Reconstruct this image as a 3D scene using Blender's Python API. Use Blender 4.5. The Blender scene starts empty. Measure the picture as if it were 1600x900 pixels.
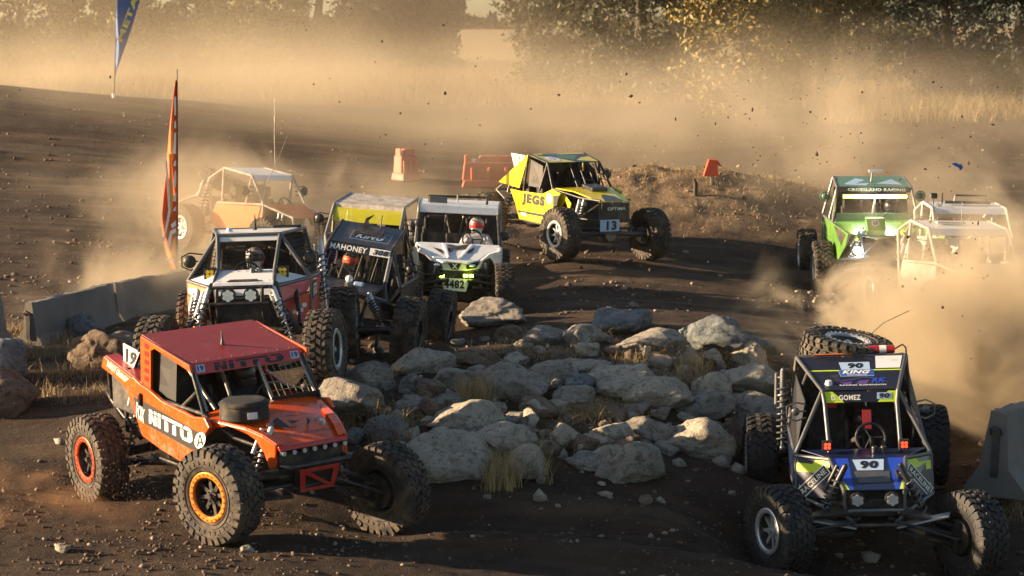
import bpy, bmesh, math, random
import numpy as np
from mathutils import Vector, Matrix, Euler
R_ = math.radians
SC = bpy.context.scene
COL = SC.collection
random.seed(5)
DUST = True

# ---------------------------------------------------------------- camera, sky, sun, exposure
CAMH, FPX, YHOR = 6.0, 3200.0, 42.0           # eye height, focal length in photo pixels, horizon row
PITCH = math.atan((450 - YHOR) / FPX)
cam_d = bpy.data.cameras.new('camera'); cam = bpy.data.objects.new('camera', cam_d); COL.objects.link(cam)
cam_d.sensor_width = 36; cam_d.lens = 36 * FPX / 1600; cam_d.clip_end = 5000; cam_d.clip_start = 0.5
cam.location = (0, 0, CAMH); cam.rotation_euler = (math.pi / 2 - PITCH, 0, 0)
cam_d.dof.use_dof = True; cam_d.dof.focus_distance = 25.5; cam_d.dof.aperture_fstop = 3.5
SC.camera = cam
SUN_EL, SUN_AZ = R_(13.5), R_(0)             # height of the sun; how far beyond straight-left it stands
w = bpy.data.worlds.new('World'); SC.world = w; w.use_nodes = True
nt = w.node_tree; bg = nt.nodes['Background']
sky = nt.nodes.new('ShaderNodeTexSky'); sky.sky_type = 'NISHITA'; sky.sun_disc = False
sky.sun_elevation = SUN_EL; sky.sun_rotation = R_(270) + SUN_AZ; sky.air_density = 1.0; sky.dust_density = 0.9
nt.links.new(sky.outputs[0], bg.inputs[0]); bg.inputs[1].default_value = 0.05
sl = bpy.data.lights.new('sun', 'SUN'); sun = bpy.data.objects.new('sun', sl); COL.objects.link(sun)
sl.energy = 5.0; sl.angle = R_(0.6); sl.color = (1.0, 0.73, 0.45)
SDIR = Vector((-math.cos(SUN_EL) * math.cos(SUN_AZ), math.cos(SUN_EL) * math.sin(SUN_AZ), math.sin(SUN_EL)))
sun.rotation_euler = SDIR.to_track_quat('Z', 'Y').to_euler()
SC.view_settings.view_transform = 'Standard'; SC.view_settings.look = 'None'
SC.view_settings.exposure = 1.74; SC.view_settings.gamma = 1.0; SC.view_settings.use_curve_mapping = False
cy = SC.cycles
cy.use_denoising = True; cy.max_bounces = 5; cy.diffuse_bounces = 2; cy.glossy_bounces = 3
cy.transmission_bounces = 4; cy.transparent_max_bounces = 10; cy.volume_bounces = 1
cy.volume_step_rate = 1.5; cy.volume_max_steps = 96
cy.caustics_reflective = False; cy.caustics_refractive = False; cy.sample_clamp_indirect = 4.0

# ---------------------------------------------------------------- noise
def _h(ix, iy, iz, s):
    n = (ix * 374761393 + iy * 668265263 + iz * 2147483647 + s * 974634777) & 0xFFFFFFFF
    n = ((n ^ (n >> 13)) * 1274126177) & 0xFFFFFFFF
    n = ((n ^ (n >> 16)) * 2246822519) & 0xFFFFFFFF
    return ((n ^ (n >> 15)) & 0xFFFFFF) / 16777215.0
def vn(x, y, z=0.0, s=0):
    x, y, z = np.broadcast_arrays(np.asarray(x, float), np.asarray(y, float), np.asarray(z, float))
    ix, iy, iz = np.floor(x).astype(np.int64), np.floor(y).astype(np.int64), np.floor(z).astype(np.int64)
    fx, fy, fz = x - ix, y - iy, z - iz
    fx, fy, fz = fx*fx*(3-2*fx), fy*fy*(3-2*fy), fz*fz*(3-2*fz)
    r = 0
    for a in (0, 1):
        for b in (0, 1):
            for c in (0, 1):
                r = r + _h(ix+a, iy+b, iz+c, s) * (fx if a else 1-fx) * (fy if b else 1-fy) * (fz if c else 1-fz)
    return r * 2 - 1
def fbm(x, y, z=0.0, o=4, s=0, g=.5):
    r, a, t = 0, 1.0, 0
    for k in range(o):
        r = r + a * vn(np.asarray(x)*2**k, np.asarray(y)*2**k, np.asarray(z)*2**k, s + 17*k); t += a; a *= g
    return r / t

# ---------------------------------------------------------------- object helpers
def link(o, parent=None):
    COL.objects.link(o)
    if parent is not None: o.parent = parent
    return o
def tag(o, label=None, cat=None, group=None, kind=None):
    for k, v in (('label', label), ('category', cat), ('group', group), ('kind', kind)):
        if v: o[k] = v
    return o
def empty(name, loc=(0, 0, 0), rot=(0, 0, 0), parent=None):
    o = bpy.data.objects.new(name, None); o.location = loc; o.rotation_euler = rot; o.empty_display_size = .2
    return link(o, parent)
class MB:
    """collects verts and faces; build() links them as ONE mesh object"""
    def __init__(s): s.v = []; s.f = []; s.m = []; s.mi = 0
    def add(s, vs, fs, mi=None):
        b = len(s.v); s.v += [tuple(v) for v in vs]; s.f += [tuple(b + i for i in f) for f in fs]; s.m += [s.mi if mi is None else mi] * len(fs); return s
    def box(s, c, d, rot=None, taper=1.0):
        c = Vector(c); M = rot if rot is not None else Matrix.Identity(3)
        vs = []
        for z in (-.5, .5):
            k = taper if z > 0 else 1
            for x, y in ((-.5, -.5), (.5, -.5), (.5, .5), (-.5, .5)):
                vs.append(c + M @ Vector((x * d[0] * k, y * d[1] * k, z * d[2])))
        return s.add(vs, [(3, 2, 1, 0), (4, 5, 6, 7), (0, 1, 5, 4), (1, 2, 6, 5), (2, 3, 7, 6), (3, 0, 4, 7)])
    def tube(s, pts, r, n=8, r2=None, cap=True):
        pts = [Vector(p) for p in pts]; rs = r if isinstance(r, (list, tuple)) else None
        rings = []
        up = None
        for i, p in enumerate(pts):
            t = (pts[min(i+1, len(pts)-1)] - pts[max(i-1, 0)])
            if t.length < 1e-9: t = Vector((0, 0, 1))
            t.normalize()
            if up is None: up = t.orthogonal().normalized()
            up = (up - t * up.dot(t))
            up = up.normalized() if up.length > 1e-6 else t.orthogonal().normalized()
            sd = t.cross(up)
            rr = rs[i] if rs else (r if r2 is None else r + (r2 - r) * i / max(1, len(pts)-1))
            rings.append([p + (up * math.cos(a) + sd * math.sin(a)) * rr for a in [2*math.pi*k/n for k in range(n)]])
        vs = [v for q in rings for v in q]; fs = []
        for i in range(len(pts)-1):
            for k in range(n):
                a, b = i*n+k, i*n+(k+1) % n; fs.append((a, b, b+n, a+n))
        if cap: fs.append(tuple(range(n-1, -1, -1))); fs.append(tuple(range((len(pts)-1)*n, len(pts)*n)))
        return s.add(vs, fs)
    def cyl(s, a, b, r, n=16, r2=None): return s.tube([a, b], r, n, r2)
    def ring(s, c, ax, R, r, n=24, m=6):
        """torus round axis ax"""
        c = Vector(c); ax = Vector(ax).normalized(); u = ax.orthogonal().normalized(); v = ax.cross(u); vs = []; fs = []
        for i in range(n):
            a = 2*math.pi*i/n; d = u*math.cos(a) + v*math.sin(a)
            for k in range(m):
                b = 2*math.pi*k/m; vs.append(c + d*(R + r*math.cos(b)) + ax*r*math.sin(b))
        for i in range(n):
            for k in range(m):
                fs.append((i*m+k, ((i+1) % n)*m+k, ((i+1) % n)*m+(k+1) % m, i*m+(k+1) % m))
        return s.add(vs, fs)
    def ball(s, c, r, nu=12, nv=8, sc=(1, 1, 1), rot=None):
        c = Vector(c); M = rot if rot is not None else Matrix.Identity(3); vs = [c + M @ Vector((0, 0, r*sc[2]))]; fs = []
        for j in range(1, nv):
            t = math.pi*j/nv
            for i in range(nu):
                p = 2*math.pi*i/nu
                vs.append(c + M @ Vector((r*sc[0]*math.sin(t)*math.cos(p), r*sc[1]*math.sin(t)*math.sin(p), r*sc[2]*math.cos(t))))
        vs.append(c + M @ Vector((0, 0, -r*sc[2])))
        for i in range(nu): fs.append((0, 1+i, 1+(i+1) % nu))
        for j in range(nv-2):
            for i in range(nu):
                a, b = 1+j*nu+i, 1+j*nu+(i+1) % nu; fs.append((a, a+nu, b+nu, b))
        e = len(vs)-1
        for i in range(nu): fs.append((e, e-nu+(i+1) % nu, e-nu+i))
        return s.add(vs, fs)
    def sheet(s, poly, t, n=None):
        """a flat (or nearly flat) polygon given thickness t along its normal, centred"""
        P = [Vector(p) for p in poly]
        if n is None:
            n = Vector((0, 0, 0))
            for i in range(len(P)):
                a, b = P[i], P[(i+1) % len(P)]
                n += Vector(((a.y-b.y)*(a.z+b.z), (a.z-b.z)*(a.x+b.x), (a.x-b.x)*(a.y+b.y)))
        n = Vector(n).normalized(); k = len(P)
        vs = [p + n*t*.5 for p in P] + [p - n*t*.5 for p in P]
        fs = [tuple(range(k)), tuple(range(2*k-1, k-1, -1))] + [(i, i+k, (i+1) % k + k, (i+1) % k) for i in range(k)]
        return s.add(vs, fs)
    def mirror(s):
        """add the mirror image in y"""
        k = len(s.v); s.v += [(x, -y, z) for x, y, z in s.v]; s.f += [tuple(k+i for i in reversed(f)) for f in s.f]; s.m += list(s.m); return s
    def build(s, name, mats, parent=None, smooth=None, bevel=0, loc=None, rot=None):
        me = bpy.data.meshes.new(name); me.from_pydata(s.v, [], s.f); me.update()
        if not isinstance(mats, (list, tuple)): mats = [mats]
        for m in mats: me.materials.append(m)
        if len(mats) > 1:
            for p, i in zip(me.polygons, s.m): p.material_index = i
        me.validate()
        o = bpy.data.objects.new(name, me); link(o, parent)
        if smooth is not None:
            me.shade_smooth() if hasattr(me, 'shade_smooth') else None
            try: me.set_sharp_from_angle(angle=R_(smooth))
            except Exception: pass
        if bevel:
            b = o.modifiers.new('b', 'BEVEL'); b.width = bevel; b.segments = 2; b.limit_method = 'ANGLE'; b.angle_limit = R_(35)
        if loc is not None: o.location = loc
        if rot is not None: o.rotation_euler = rot
        return o
def np_mesh(name, V, F, mats, parent=None, smooth=True, mi=None):
    """V (n,3) array, F (m,k) array"""
    me = bpy.data.meshes.new(name); n, k = F.shape
    me.vertices.add(len(V)); me.vertices.foreach_set('co', np.ascontiguousarray(V, dtype=np.float32).ravel())
    me.loops.add(n*k); me.loops.foreach_set('vertex_index', F.astype(np.int32).ravel())
    me.polygons.add(n); me.polygons.foreach_set('loop_start', np.arange(0, n*k, k, dtype=np.int32))
    try: me.polygons.foreach_set('loop_total', np.full(n, k, dtype=np.int32))
    except Exception: pass
    for m in (mats if isinstance(mats, (list, tuple)) else [mats]): me.materials.append(m)
    if mi is not None: me.polygons.foreach_set('material_index', mi.astype(np.int32))
    me.update(calc_edges=True); me.validate()
    if smooth: me.polygons.foreach_set('use_smooth', np.ones(len(me.polygons), dtype=bool))
    return link(bpy.data.objects.new(name, me), parent)

# ---------------------------------------------------------------- material helpers
def mat(name, col, rough=.6, metal=0.0, var=None, scale=6.0, amt=.5, bump=0.0, bscale=40.0, coat=0.0, emis=None, es=0.0, alpha=1.0, spec=.5, dirt=0.0, detail=5, trans=0.0, mud=0.0):
    """principled material; var = second colour mixed by noise; dirt = share of dry dust lying on it"""
    m = bpy.data.materials.new(name); m.use_nodes = True; t = m.node_tree; b = t.nodes['Principled BSDF']; N = t.nodes.new; L = t.links.new
    c4 = lambda c: (c[0], c[1], c[2], 1)
    b.inputs['Base Color'].default_value = c4(col); b.inputs['Roughness'].default_value = rough; b.inputs['Metallic'].default_value = metal
    b.inputs['Specular IOR Level'].default_value = spec; b.inputs['Coat Weight'].default_value = coat; b.inputs['Coat Roughness'].default_value = .12
    b.inputs['Alpha'].default_value = alpha; b.inputs['Transmission Weight'].default_value = trans
    if emis: b.inputs['Emission Color'].default_value = c4(emis); b.inputs['Emission Strength'].default_value = es
    tc = N('ShaderNodeTexCoord'); last = None
    if var:
        n = N('ShaderNodeTexNoise'); n.inputs['Scale'].default_value = scale; n.inputs['Detail'].default_value = detail; L(tc.outputs['Object'], n.inputs['Vector'])
        r = N('ShaderNodeValToRGB'); r.color_ramp.elements[0].position = .5 - amt*.5; r.color_ramp.elements[1].position = .5 + amt*.5
        r.color_ramp.elements[0].color = c4(col); r.color_ramp.elements[1].color = c4(var); L(n.outputs[0], r.inputs[0]); last = r.outputs[0]
    if dirt:
        n = N('ShaderNodeTexNoise'); n.inputs['Scale'].default_value = 5.5; n.inputs['Detail'].default_value = 9; n.inputs['Roughness'].default_value = .68; L(tc.outputs['Object'], n.inputs['Vector'])
        r = N('ShaderNodeMapRange'); r.inputs[1].default_value = .62 - dirt*.35; r.inputs[2].default_value = .86 - dirt*.25; r.inputs[4].default_value = .45 + dirt*.4; L(n.outputs[0], r.inputs[0])
        if mud:      # spatter thrown up from below, thickest low on the body
            sz = N('ShaderNodeSeparateXYZ'); L(tc.outputs['Object'], sz.inputs[0]); mz = N('ShaderNodeMapRange'); mz.inputs[1].default_value = 1.25; mz.inputs[2].default_value = .5; mz.inputs[4].default_value = mud; L(sz.outputs[2], mz.inputs[0])
            n3 = N('ShaderNodeTexNoise'); n3.inputs['Scale'].default_value = 22; n3.inputs['Detail'].default_value = 6; n3.inputs['Roughness'].default_value = .7; L(tc.outputs['Object'], n3.inputs['Vector'])
            a1 = N('ShaderNodeMath'); a1.operation = 'MULTIPLY_ADD'; a1.inputs[1].default_value = .5; L(n3.outputs[0], a1.inputs[0]); L(n.outputs[0], a1.inputs[2])
            a2 = N('ShaderNodeMath'); a2.operation = 'ADD'; L(mz.outputs[0], a2.inputs[0]); L(a1.outputs[0], a2.inputs[1]); a3 = N('ShaderNodeMath'); a3.operation = 'SUBTRACT'; a3.inputs[1].default_value = .25; L(a2.outputs[0], a3.inputs[0]); L(a3.outputs[0], r.inputs[0])
        mx = N('ShaderNodeMix'); mx.data_type = 'RGBA'; mx.inputs[7].default_value = (.22, .165, .11, 1)
        if last: L(last, mx.inputs[6])
        else: mx.inputs[6].default_value = c4(col)
        L(r.outputs[0], mx.inputs[0]); last = mx.outputs[2]
        r2 = N('ShaderNodeMapRange'); r2.inputs[3].default_value = rough; r2.inputs[4].default_value = .9; L(r.outputs[0], r2.inputs[0]); L(r2.outputs[0], b.inputs['Roughness'])
    if last: L(last, b.inputs['Base Color'])
    if bump:
        n = N('ShaderNodeTexNoise'); n.inputs['Scale'].default_value = bscale; n.inputs['Detail'].default_value = 6; L(tc.outputs['Object'], n.inputs['Vector'])
        bp = N('ShaderNodeBump'); bp.inputs['Strength'].default_value = min(1, bump); bp.inputs['Distance'].default_value = .02; L(n.outputs[0], bp.inputs['Height']); L(bp.outputs[0], b.inputs['Normal'])
    return m

# ---------------------------------------------------------------- terrain
_TX = np.array([-60, -22, -12, -6, -2, 2, 5, 8, 14, 22, 60], float)
_TD = np.array([8, 18, 20, 21, 22, 23, 24.5, 26, 28, 31, 34, 38, 42, 48, 55, 62, 70, 85, 110, 160, 250, 700], float)
_TZ = np.array([
 [1.2, 1.2, 1.0, .8, .65, .4, .0, .3, .6, .8, .9],
 [1.2, 1.2, 1.0, .85, .75, .5, .0, .3, .6, .8, .9],
 [1.2, 1.2, 1.0, .85, .8, .5, .0, .3, .6, .8, .9],
 [1.2, 1.2, 1.0, .85, .8, .52, .0, .35, .65, .8, .9],
 [1.2, 1.2, 1.0, .85, .85, .65, .06, .4, .7, .9, 1],
 [1.2, 1.2, 1.0, .85, 1.05, .88, .16, .5, .75, .9, 1],
 [1.2, 1.2, 1.05, .95, 1.36, 1.2, .36, .65, .9, 1., 1.1],
 [1.3, 1.2, 1.1, 1.05, 1.48, 1.42, .6, .85, 1.0, 1.1, 1.2],
 [1.4, 1.3, 1.2, 1.15, 1.5, 1.55, 1.0, 1.0, 1.1, 1.2, 1.3],
 [1.5, 1.4, 1.3, 1.25, 1.5, 1.6, 1.3, 1.1, 1.25, 1.3, 1.4],
 [1.6, 1.5, 1.35, 1.22, 1.3, 1.40, 1.25, 1.0, 1.2, 1.3, 1.5],
 [1.8, 1.6, 1.35, 1.08, 1.1, 1.52, 1.2, 1.0, 1.1, 1.3, 1.5],
 [2.0, 1.7, 1.45, 1.12, 1.35, 1.62, 1.5, 1.2, 1.3, 1.5, 1.8],
 [2.4, 2.2, 1.85, 1.55, 1.6, 1.8, 1.8, 1.6, 1.6, 1.8, 2.1],
 [2.9, 2.6, 2.4, 2.2, 2.0, 2.0, 2.05, 2.1, 2.1, 2.3, 2.6],
 [3.2, 3.0, 2.8, 2.5, 2.3, 2.3, 2.3, 2.4, 2.5, 2.6, 3.0],
 [3.4, 3.2, 3.0, 2.8, 2.6, 2.6, 2.6, 2.7, 2.8, 3.0, 3.2],
 [3.6, 3.4, 3.3, 3.2, 3.1, 3.1, 3.1, 3.2, 3.3, 3.4, 3.6],
 [4.1]*11, [4.7]*11, [5.2]*11, [5.8]*11], float)
_gx = np.arange(-62, 62.1, .5); _gd = np.arange(8, 130.1, .5)
def _pre():
    a = np.array([np.interp(_gd, _TD, _TZ[:, k]) for k in range(len(_TX))])        # cols x d
    g = np.array([np.interp(_gx, _TX, a[:, j]) for j in range(len(_gd))])          # d x x
    ker = np.array([1, 4, 6, 4, 1.]) / 16
    for _ in range(2):
        p = np.pad(g, 2, mode='edge'); g = sum(ker[i] * p[i:i+g.shape[0], 2:-2] for i in range(5))
        p = np.pad(g, 2, mode='edge'); g = sum(ker[i] * p[2:-2, i:i+g.shape[1]] for i in range(5))
    return g
_G = _pre()
CONTACT = None
def _base(x, y):
    xi = np.clip((x + 62) / .5, 0, len(_gx) - 1.001); yi = np.clip((y - 8) / .5, 0, len(_gd) - 1.001)
    i, j = xi.astype(int), yi.astype(int); fx, fy = xi - i, yi - j
    z = (_G[j, i]*(1-fx) + _G[j, i+1]*fx)*(1-fy) + (_G[j+1, i]*(1-fx) + _G[j+1, i+1]*fx)*fy
    far = np.interp(y, _TD, _TZ[:, 5]); k = np.clip((y - 110) / 18, 0, 1)
    return z*(1-k) + far*k
SHADE_BERMS = [(-10.8, 22.0, .55, 1.6, 1.5), (-6.2, 20.2, .0, 1, 1)]
def ground(x, y, fine=True):
    x = np.asarray(x, float); y = np.asarray(y, float)
    z = _base(x, y)
    # long dark bank behind on the left, falling away to the right
    yc = 68 + .12*x; hgt = np.clip((-x - 1) / 14, 0, 1.15)**1.1 * 1.05
    z = z + hgt * np.exp(-((y - yc) / np.where(y < yc, 9., 4.))**2)
    # rough mound behind the yellow buggy
    z = z + 1.05*np.exp(-((x - 3.0)/2.6)**2 - ((y - 46.0)/2.4)**2) * (1 + .35*fbm(x*.8, y*.8, 0, 4, 3)) + .6*np.exp(-((x - 6.6)/3)**2 - ((y - 46.5)/3)**2)
    # unseen berm added beyond the near left edge to streak the track with shade
    for cx_, cy_, h_, sx_, sy_ in SHADE_BERMS: z = z + h_*np.exp(-((x - cx_)/sx_)**2 - ((y - cy_)/sy_)**2)
    if fine:
        near = np.clip((64 - y)/20, 0, 1); dmp = 1.0
        for (cx_, cy_, _d, _r) in (CONTACT or []): dmp = dmp*(1 - .85*np.exp(-((x-cx_)**2 + (y-cy_)**2)/.36))     # pressed flat under the tyres
        # ruts along the racing line: long ripples that run with the track
        tr = dmp*np.clip(1 - np.abs(y - (21.2 - .10*x)) / 2.4, 0, 1)
        s_ = (y + .16*x + .25*fbm(x*.25, y*.25, 0, 2, 9))
        z = z + tr * (.06*np.sin(s_*4.3) + .075*vn(x*.22, s_*3.2, 0, 4)) + tr*.045*vn(x*.4, s_*8, 0, 5) + tr*.02*vn(x*.9, s_*17, 0, 15)
        tr2 = np.clip(1 - np.abs(y - 39.5)/4.0, 0, 1); z = z + tr2*(.08*vn(x*.12, y*1.3, 0, 6) + .03*vn(x*.3, y*4, 0, 7))
        bank = np.clip((y-46)/6, 0, 1)*np.clip((66-y)/6, 0, 1); z = z + bank*.10*vn(x*.15 + .02*y, y*.9+x*.1, 0, 8)
        z = z + .035*fbm(x*.6, y*.9, 0, 3, 11)*near + dmp*near*.022*fbm(x*3.1, y*5.1, 0, 4, 12, .62) + .10*fbm(x*.2, y*.2, 0, 2, 13)
        rk = np.exp(-((x-1)/5.0)**4 - ((y-26.8)/3.6)**4); z = z + rk*.10*fbm(x*1.6, y*1.6, 0, 4, 14)
    if CONTACT is not None:
        num = 0; den = 0
        for (cx_, cy_, dl, rr) in CONTACT:
            wgt = np.exp(-(((x-cx_)**2 + (y-cy_)**2)/rr**2)); num = num + wgt*dl; den = den + wgt
        z = z + num/np.maximum(1, den)
    return z
def gz(x, y): return float(ground(np.array([x]), np.array([y]))[0])
def ray(px, py):
    c, s = math.cos(PITCH), math.sin(PITCH)
    vx, vz = (px - 800)/FPX, -(py - 450)/FPX
    return Vector((vx, c + vz*s, -s + vz*c))
def at(px, py, d=None):
    """point at photo pixel: on the ground, or at forward distance d"""
    r = ray(px, py)
    if d is not None: return Vector((0, 0, CAMH)) + r * (d / r.y)
    ys = np.concatenate([np.arange(16, 80, .1), np.arange(80, 400, 1.)]); zs = CAMH + r.z/r.y*ys; xs = r.x/r.y*ys
    g = ground(xs, ys, False); k = np.argmax(zs < g)
    return Vector((xs[k], ys[k], g[k]))
def make_ground():
    ys = np.concatenate([12*np.exp(np.linspace(0, math.log(64/12), 560)), 64*np.exp(np.linspace(0, math.log(1400/64), 170))[1:]])
    sl = np.linspace(-1, 1, 640); sl = np.sign(sl)*(.42*np.abs(sl) + .5*np.abs(sl)**6)
    Y, S = np.meshgrid(ys, sl, indexing='ij'); X = S*Y
    X = X + (S*6)*np.clip(1, 0, 1)                      # a few metres wider than the fan at the near side
    Z = ground(X, Y)
    V = np.stack([X, Y, Z], -1).reshape(-1, 3); n, m = X.shape
    a = (np.arange(n-1)[:, None]*m + np.arange(m-1)[None]).ravel(); F = np.stack([a, a+1, a+m+1, a+m], -1)
    return V, F
def soil_material():
    m = bpy.data.materials.new('soil'); m.use_nodes = True; t = m.node_tree; b = t.nodes['Principled BSDF']; N = t.nodes.new; L = t.links.new
    b.inputs['Roughness'].default_value = .95; b.inputs['Specular IOR Level'].default_value = .2
    tc = N('ShaderNodeNewGeometry'); pos = tc.outputs['Position']
    def noise(sc, det=6, rough=.6, vec=pos):
        n = N('ShaderNodeTexNoise'); n.inputs['Scale'].default_value = sc; n.inputs['Detail'].default_value = det; n.inputs['Roughness'].default_value = rough; L(vec, n.inputs['Vector']); return n.outputs[0]
    def ramp(f, a, b_, ca, cb):
        r = N('ShaderNodeValToRGB'); e = r.color_ramp.elements; e[0].position = a; e[1].position = b_; e[0].color = (*ca, 1); e[1].color = (*cb, 1); L(f, r.inputs[0]); return r.outputs[0]
    def mix(f, a, b_, mode='MIX'):
        x = N('ShaderNodeMix'); x.data_type = 'RGBA'; x.blend_type = mode
        (L(f, x.inputs[0]) if hasattr(f, 'links') else setattr(x.inputs[0], 'default_value', f))
        for k, c in ((6, a), (7, b_)):
            (L(c, x.inputs[k]) if hasattr(c, 'links') else setattr(x.inputs[k], 'default_value', (*c, 1)))
        return x.outputs[2]
    dark = ramp(noise(1.3, 8), .35, .68, (.032, .022, .016), (.070, .046, .031))
    dry = ramp(noise(3.0, 8), .35, .7, (.11, .075, .047), (.19, .135, .083))
    sp = N('ShaderNodeMapping'); sp.inputs['Scale'].default_value = (.25, 1.6, 1); L(pos, sp.inputs[0])
    streak = noise(.8, 5, .6, sp.outputs[0])
    f1 = N('ShaderNodeMapRange'); f1.inputs[1].default_value = .5; f1.inputs[2].default_value = .66; L(streak, f1.inputs[0])
    f1b = N('ShaderNodeMath'); f1b.operation = 'MULTIPLY'; f1b.inputs[1].default_value = .55; L(f1.outputs[0], f1b.inputs[0])
    c = mix(f1b.outputs[0], dark, dry)
    # dry grass field beyond the track
    sx = N('ShaderNodeSeparateXYZ'); L(pos, sx.inputs[0])
    fy = N('ShaderNodeMapRange'); fy.inputs[1].default_value = 76; fy.inputs[2].default_value = 92; L(sx.outputs[1], fy.inputs[0])
    c = mix(fy.outputs[0], c, ramp(noise(2, 6), .3, .7, (.22, .16, .08), (.32, .24, .13)))
    dm = N('ShaderNodeVectorMath'); dm.operation = 'MULTIPLY_ADD'; dm.inputs[1].default_value = (.18, .26, 0); dm.inputs[2].default_value = (-.18*4.2, -.26*46, 0); L(pos, dm.inputs[0])
    dl = N('ShaderNodeVectorMath'); dl.operation = 'LENGTH'; L(dm.outputs[0], dl.inputs[0])
    dn = N('ShaderNodeMath'); dn.operation = 'MULTIPLY_ADD'; dn.inputs[1].default_value = -.9; L(noise(1.1, 6), dn.inputs[0]); L(dl.outputs['Value'], dn.inputs[2])
    dr = N('ShaderNodeMapRange'); dr.inputs[1].default_value = .55; dr.inputs[2].default_value = .1; L(dn.outputs[0], dr.inputs[0])
    c = mix(dr.outputs[0], c, ramp(noise(2.2, 8), .35, .7, (.17, .12, .075), (.28, .20, .12)))
    # little pale stones and clods
    vo = N('ShaderNodeTexVoronoi'); vo.inputs['Scale'].default_value = 16; L(pos, vo.inputs['Vector'])
    r1 = N('ShaderNodeMapRange'); r1.inputs[1].default_value = .16; r1.inputs[2].default_value = .10; L(vo.outputs['Distance'], r1.inputs[0])
    sepc = N('ShaderNodeSeparateColor'); L(vo.outputs['Color'], sepc.inputs[0])
    r2 = N('ShaderNodeMath'); r2.operation = 'GREATER_THAN'; r2.inputs[1].default_value = .8; L(sepc.outputs[0], r2.inputs[0])
    mm = N('ShaderNodeMath'); mm.operation = 'MULTIPLY'; L(r1.outputs[0], mm.inputs[0]); L(r2.outputs[0], mm.inputs[1])
    c = mix(mm.outputs[0], c, (.26, .21, .16))
    L(c, b.inputs['Base Color'])
    h1 = noise(9, 10, .72); h2 = noise(45, 4, .6)
    ad = N('ShaderNodeMath'); ad.operation = 'MULTIPLY_ADD'; ad.inputs[1].default_value = .3; L(h2, ad.inputs[0]); L(h1, ad.inputs[2])
    ad2 = N('ShaderNodeMath'); ad2.operation = 'MULTIPLY_ADD'; ad2.inputs[1].default_value = .25; L(mm.outputs[0], ad2.inputs[0]); L(ad.outputs[0], ad2.inputs[2])
    bp = N('ShaderNodeBump'); bp.inputs['Strength'].default_value = .85; bp.inputs['Distance'].default_value = .09; L(ad2.outputs[0], bp.inputs['Height']); L(bp.outputs[0], b.inputs['Normal'])
    return m
def add_contacts(pts, rr=.8):
    global CONTACT
    out = []
    for x, y, z in pts: out.append([x, y, z - gz(x, y), rr])
    CONTACT = list(out)
    for it in range(12):
        for k, (x, y, z) in enumerate(pts): CONTACT[k][2] += (z - gz(x, y))*.8
CARS = {  # name: position, (yaw, pitch, roll) in degrees, wheelbase, half track, height of each wheel against the chassis
 'orange': ((-3.01, 22.11, .81), (-54.2, 1.4, 2.1), 2.93, 1.18, (.06, -.22, -.14, -.05), 16),
 'blue': ((4.04, 23.34, .22), (-92.3, 4.5, 1.7), 2.76, 1.22, (-.07, -.17, -.01, .06), 25),
 'white': ((-3.31, 26.3, 1.62), (-90.4, -4.3, 1.8), 2.80, 1.21, (-.22, -.20, -.05, -.05), -8),
 'black': ((-2.36, 29.33, 1.32), (-97.7, -.5, -8.4), 2.73, 1.23, (-.1, .15, .0, -.07), 0),
 'utv': ((-.93, 34.4, 1.32), (-88.5, -1.0, -2.1), 2.45, .92, (-.02, 0, 0, .02), 3),
 'yellow': ((1.08, 39.95, 1.70), (-60.8, .8, -.7), 2.84, 1.17, (-.05, -.12, 0, 0), 2),
 'green': ((6.99, 39.62, 1.12), (-92.3, 2.0, .6), 2.81, 1.28, (-.05, -.05, -.2, -.1), 0),
 'dusty': ((7.45, 33.84, .96), (-79.5, -.4, -1.7), 2.75, 1.12, (0, 0, 0, 0), 0),
 'far': ((8.35, 37.58, .98), (-89.0, -1.4, -1.1), 2.75, 1.12, (0, 0, 0, 0), 0),
 'tan': ((-5.43, 43.52, 1.12), (-43.8, 2.3, -3.4), 2.75, 1.1, (0, 0, 0, 0), 0),
 'visor': ((-2.67, 37.59, 1.02), (-100.9, .6, -3.3), 2.75, 1.1, (0, 0, 0, 0), 0),
}
def car_matrix(nm):
    p, r, *_ = CARS[nm]; return Matrix.Translation(p) @ Euler([R_(r[2]), R_(r[1]), R_(r[0])], 'XYZ').to_matrix().to_4x4()
def _contacts():
    out = []
    for nm, (p, r, Lw, tr, dz, st) in CARS.items():
        M = car_matrix(nm)
        for (a, b), d in zip(((1, -1), (1, 1), (-1, -1), (-1, 1)), dz):
            c = M @ Vector((a*Lw/2, b*(tr - .18), .505 + d)); out.append((c.x, c.y, c.z - .51))
    return out
add_contacts(_contacts())
SOIL = soil_material()
_V, _F = make_ground()
tag(np_mesh('ground', _V, _F, SOIL), 'dark churned dirt of the race track rising to dry fields', None, None, 'structure')

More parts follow.
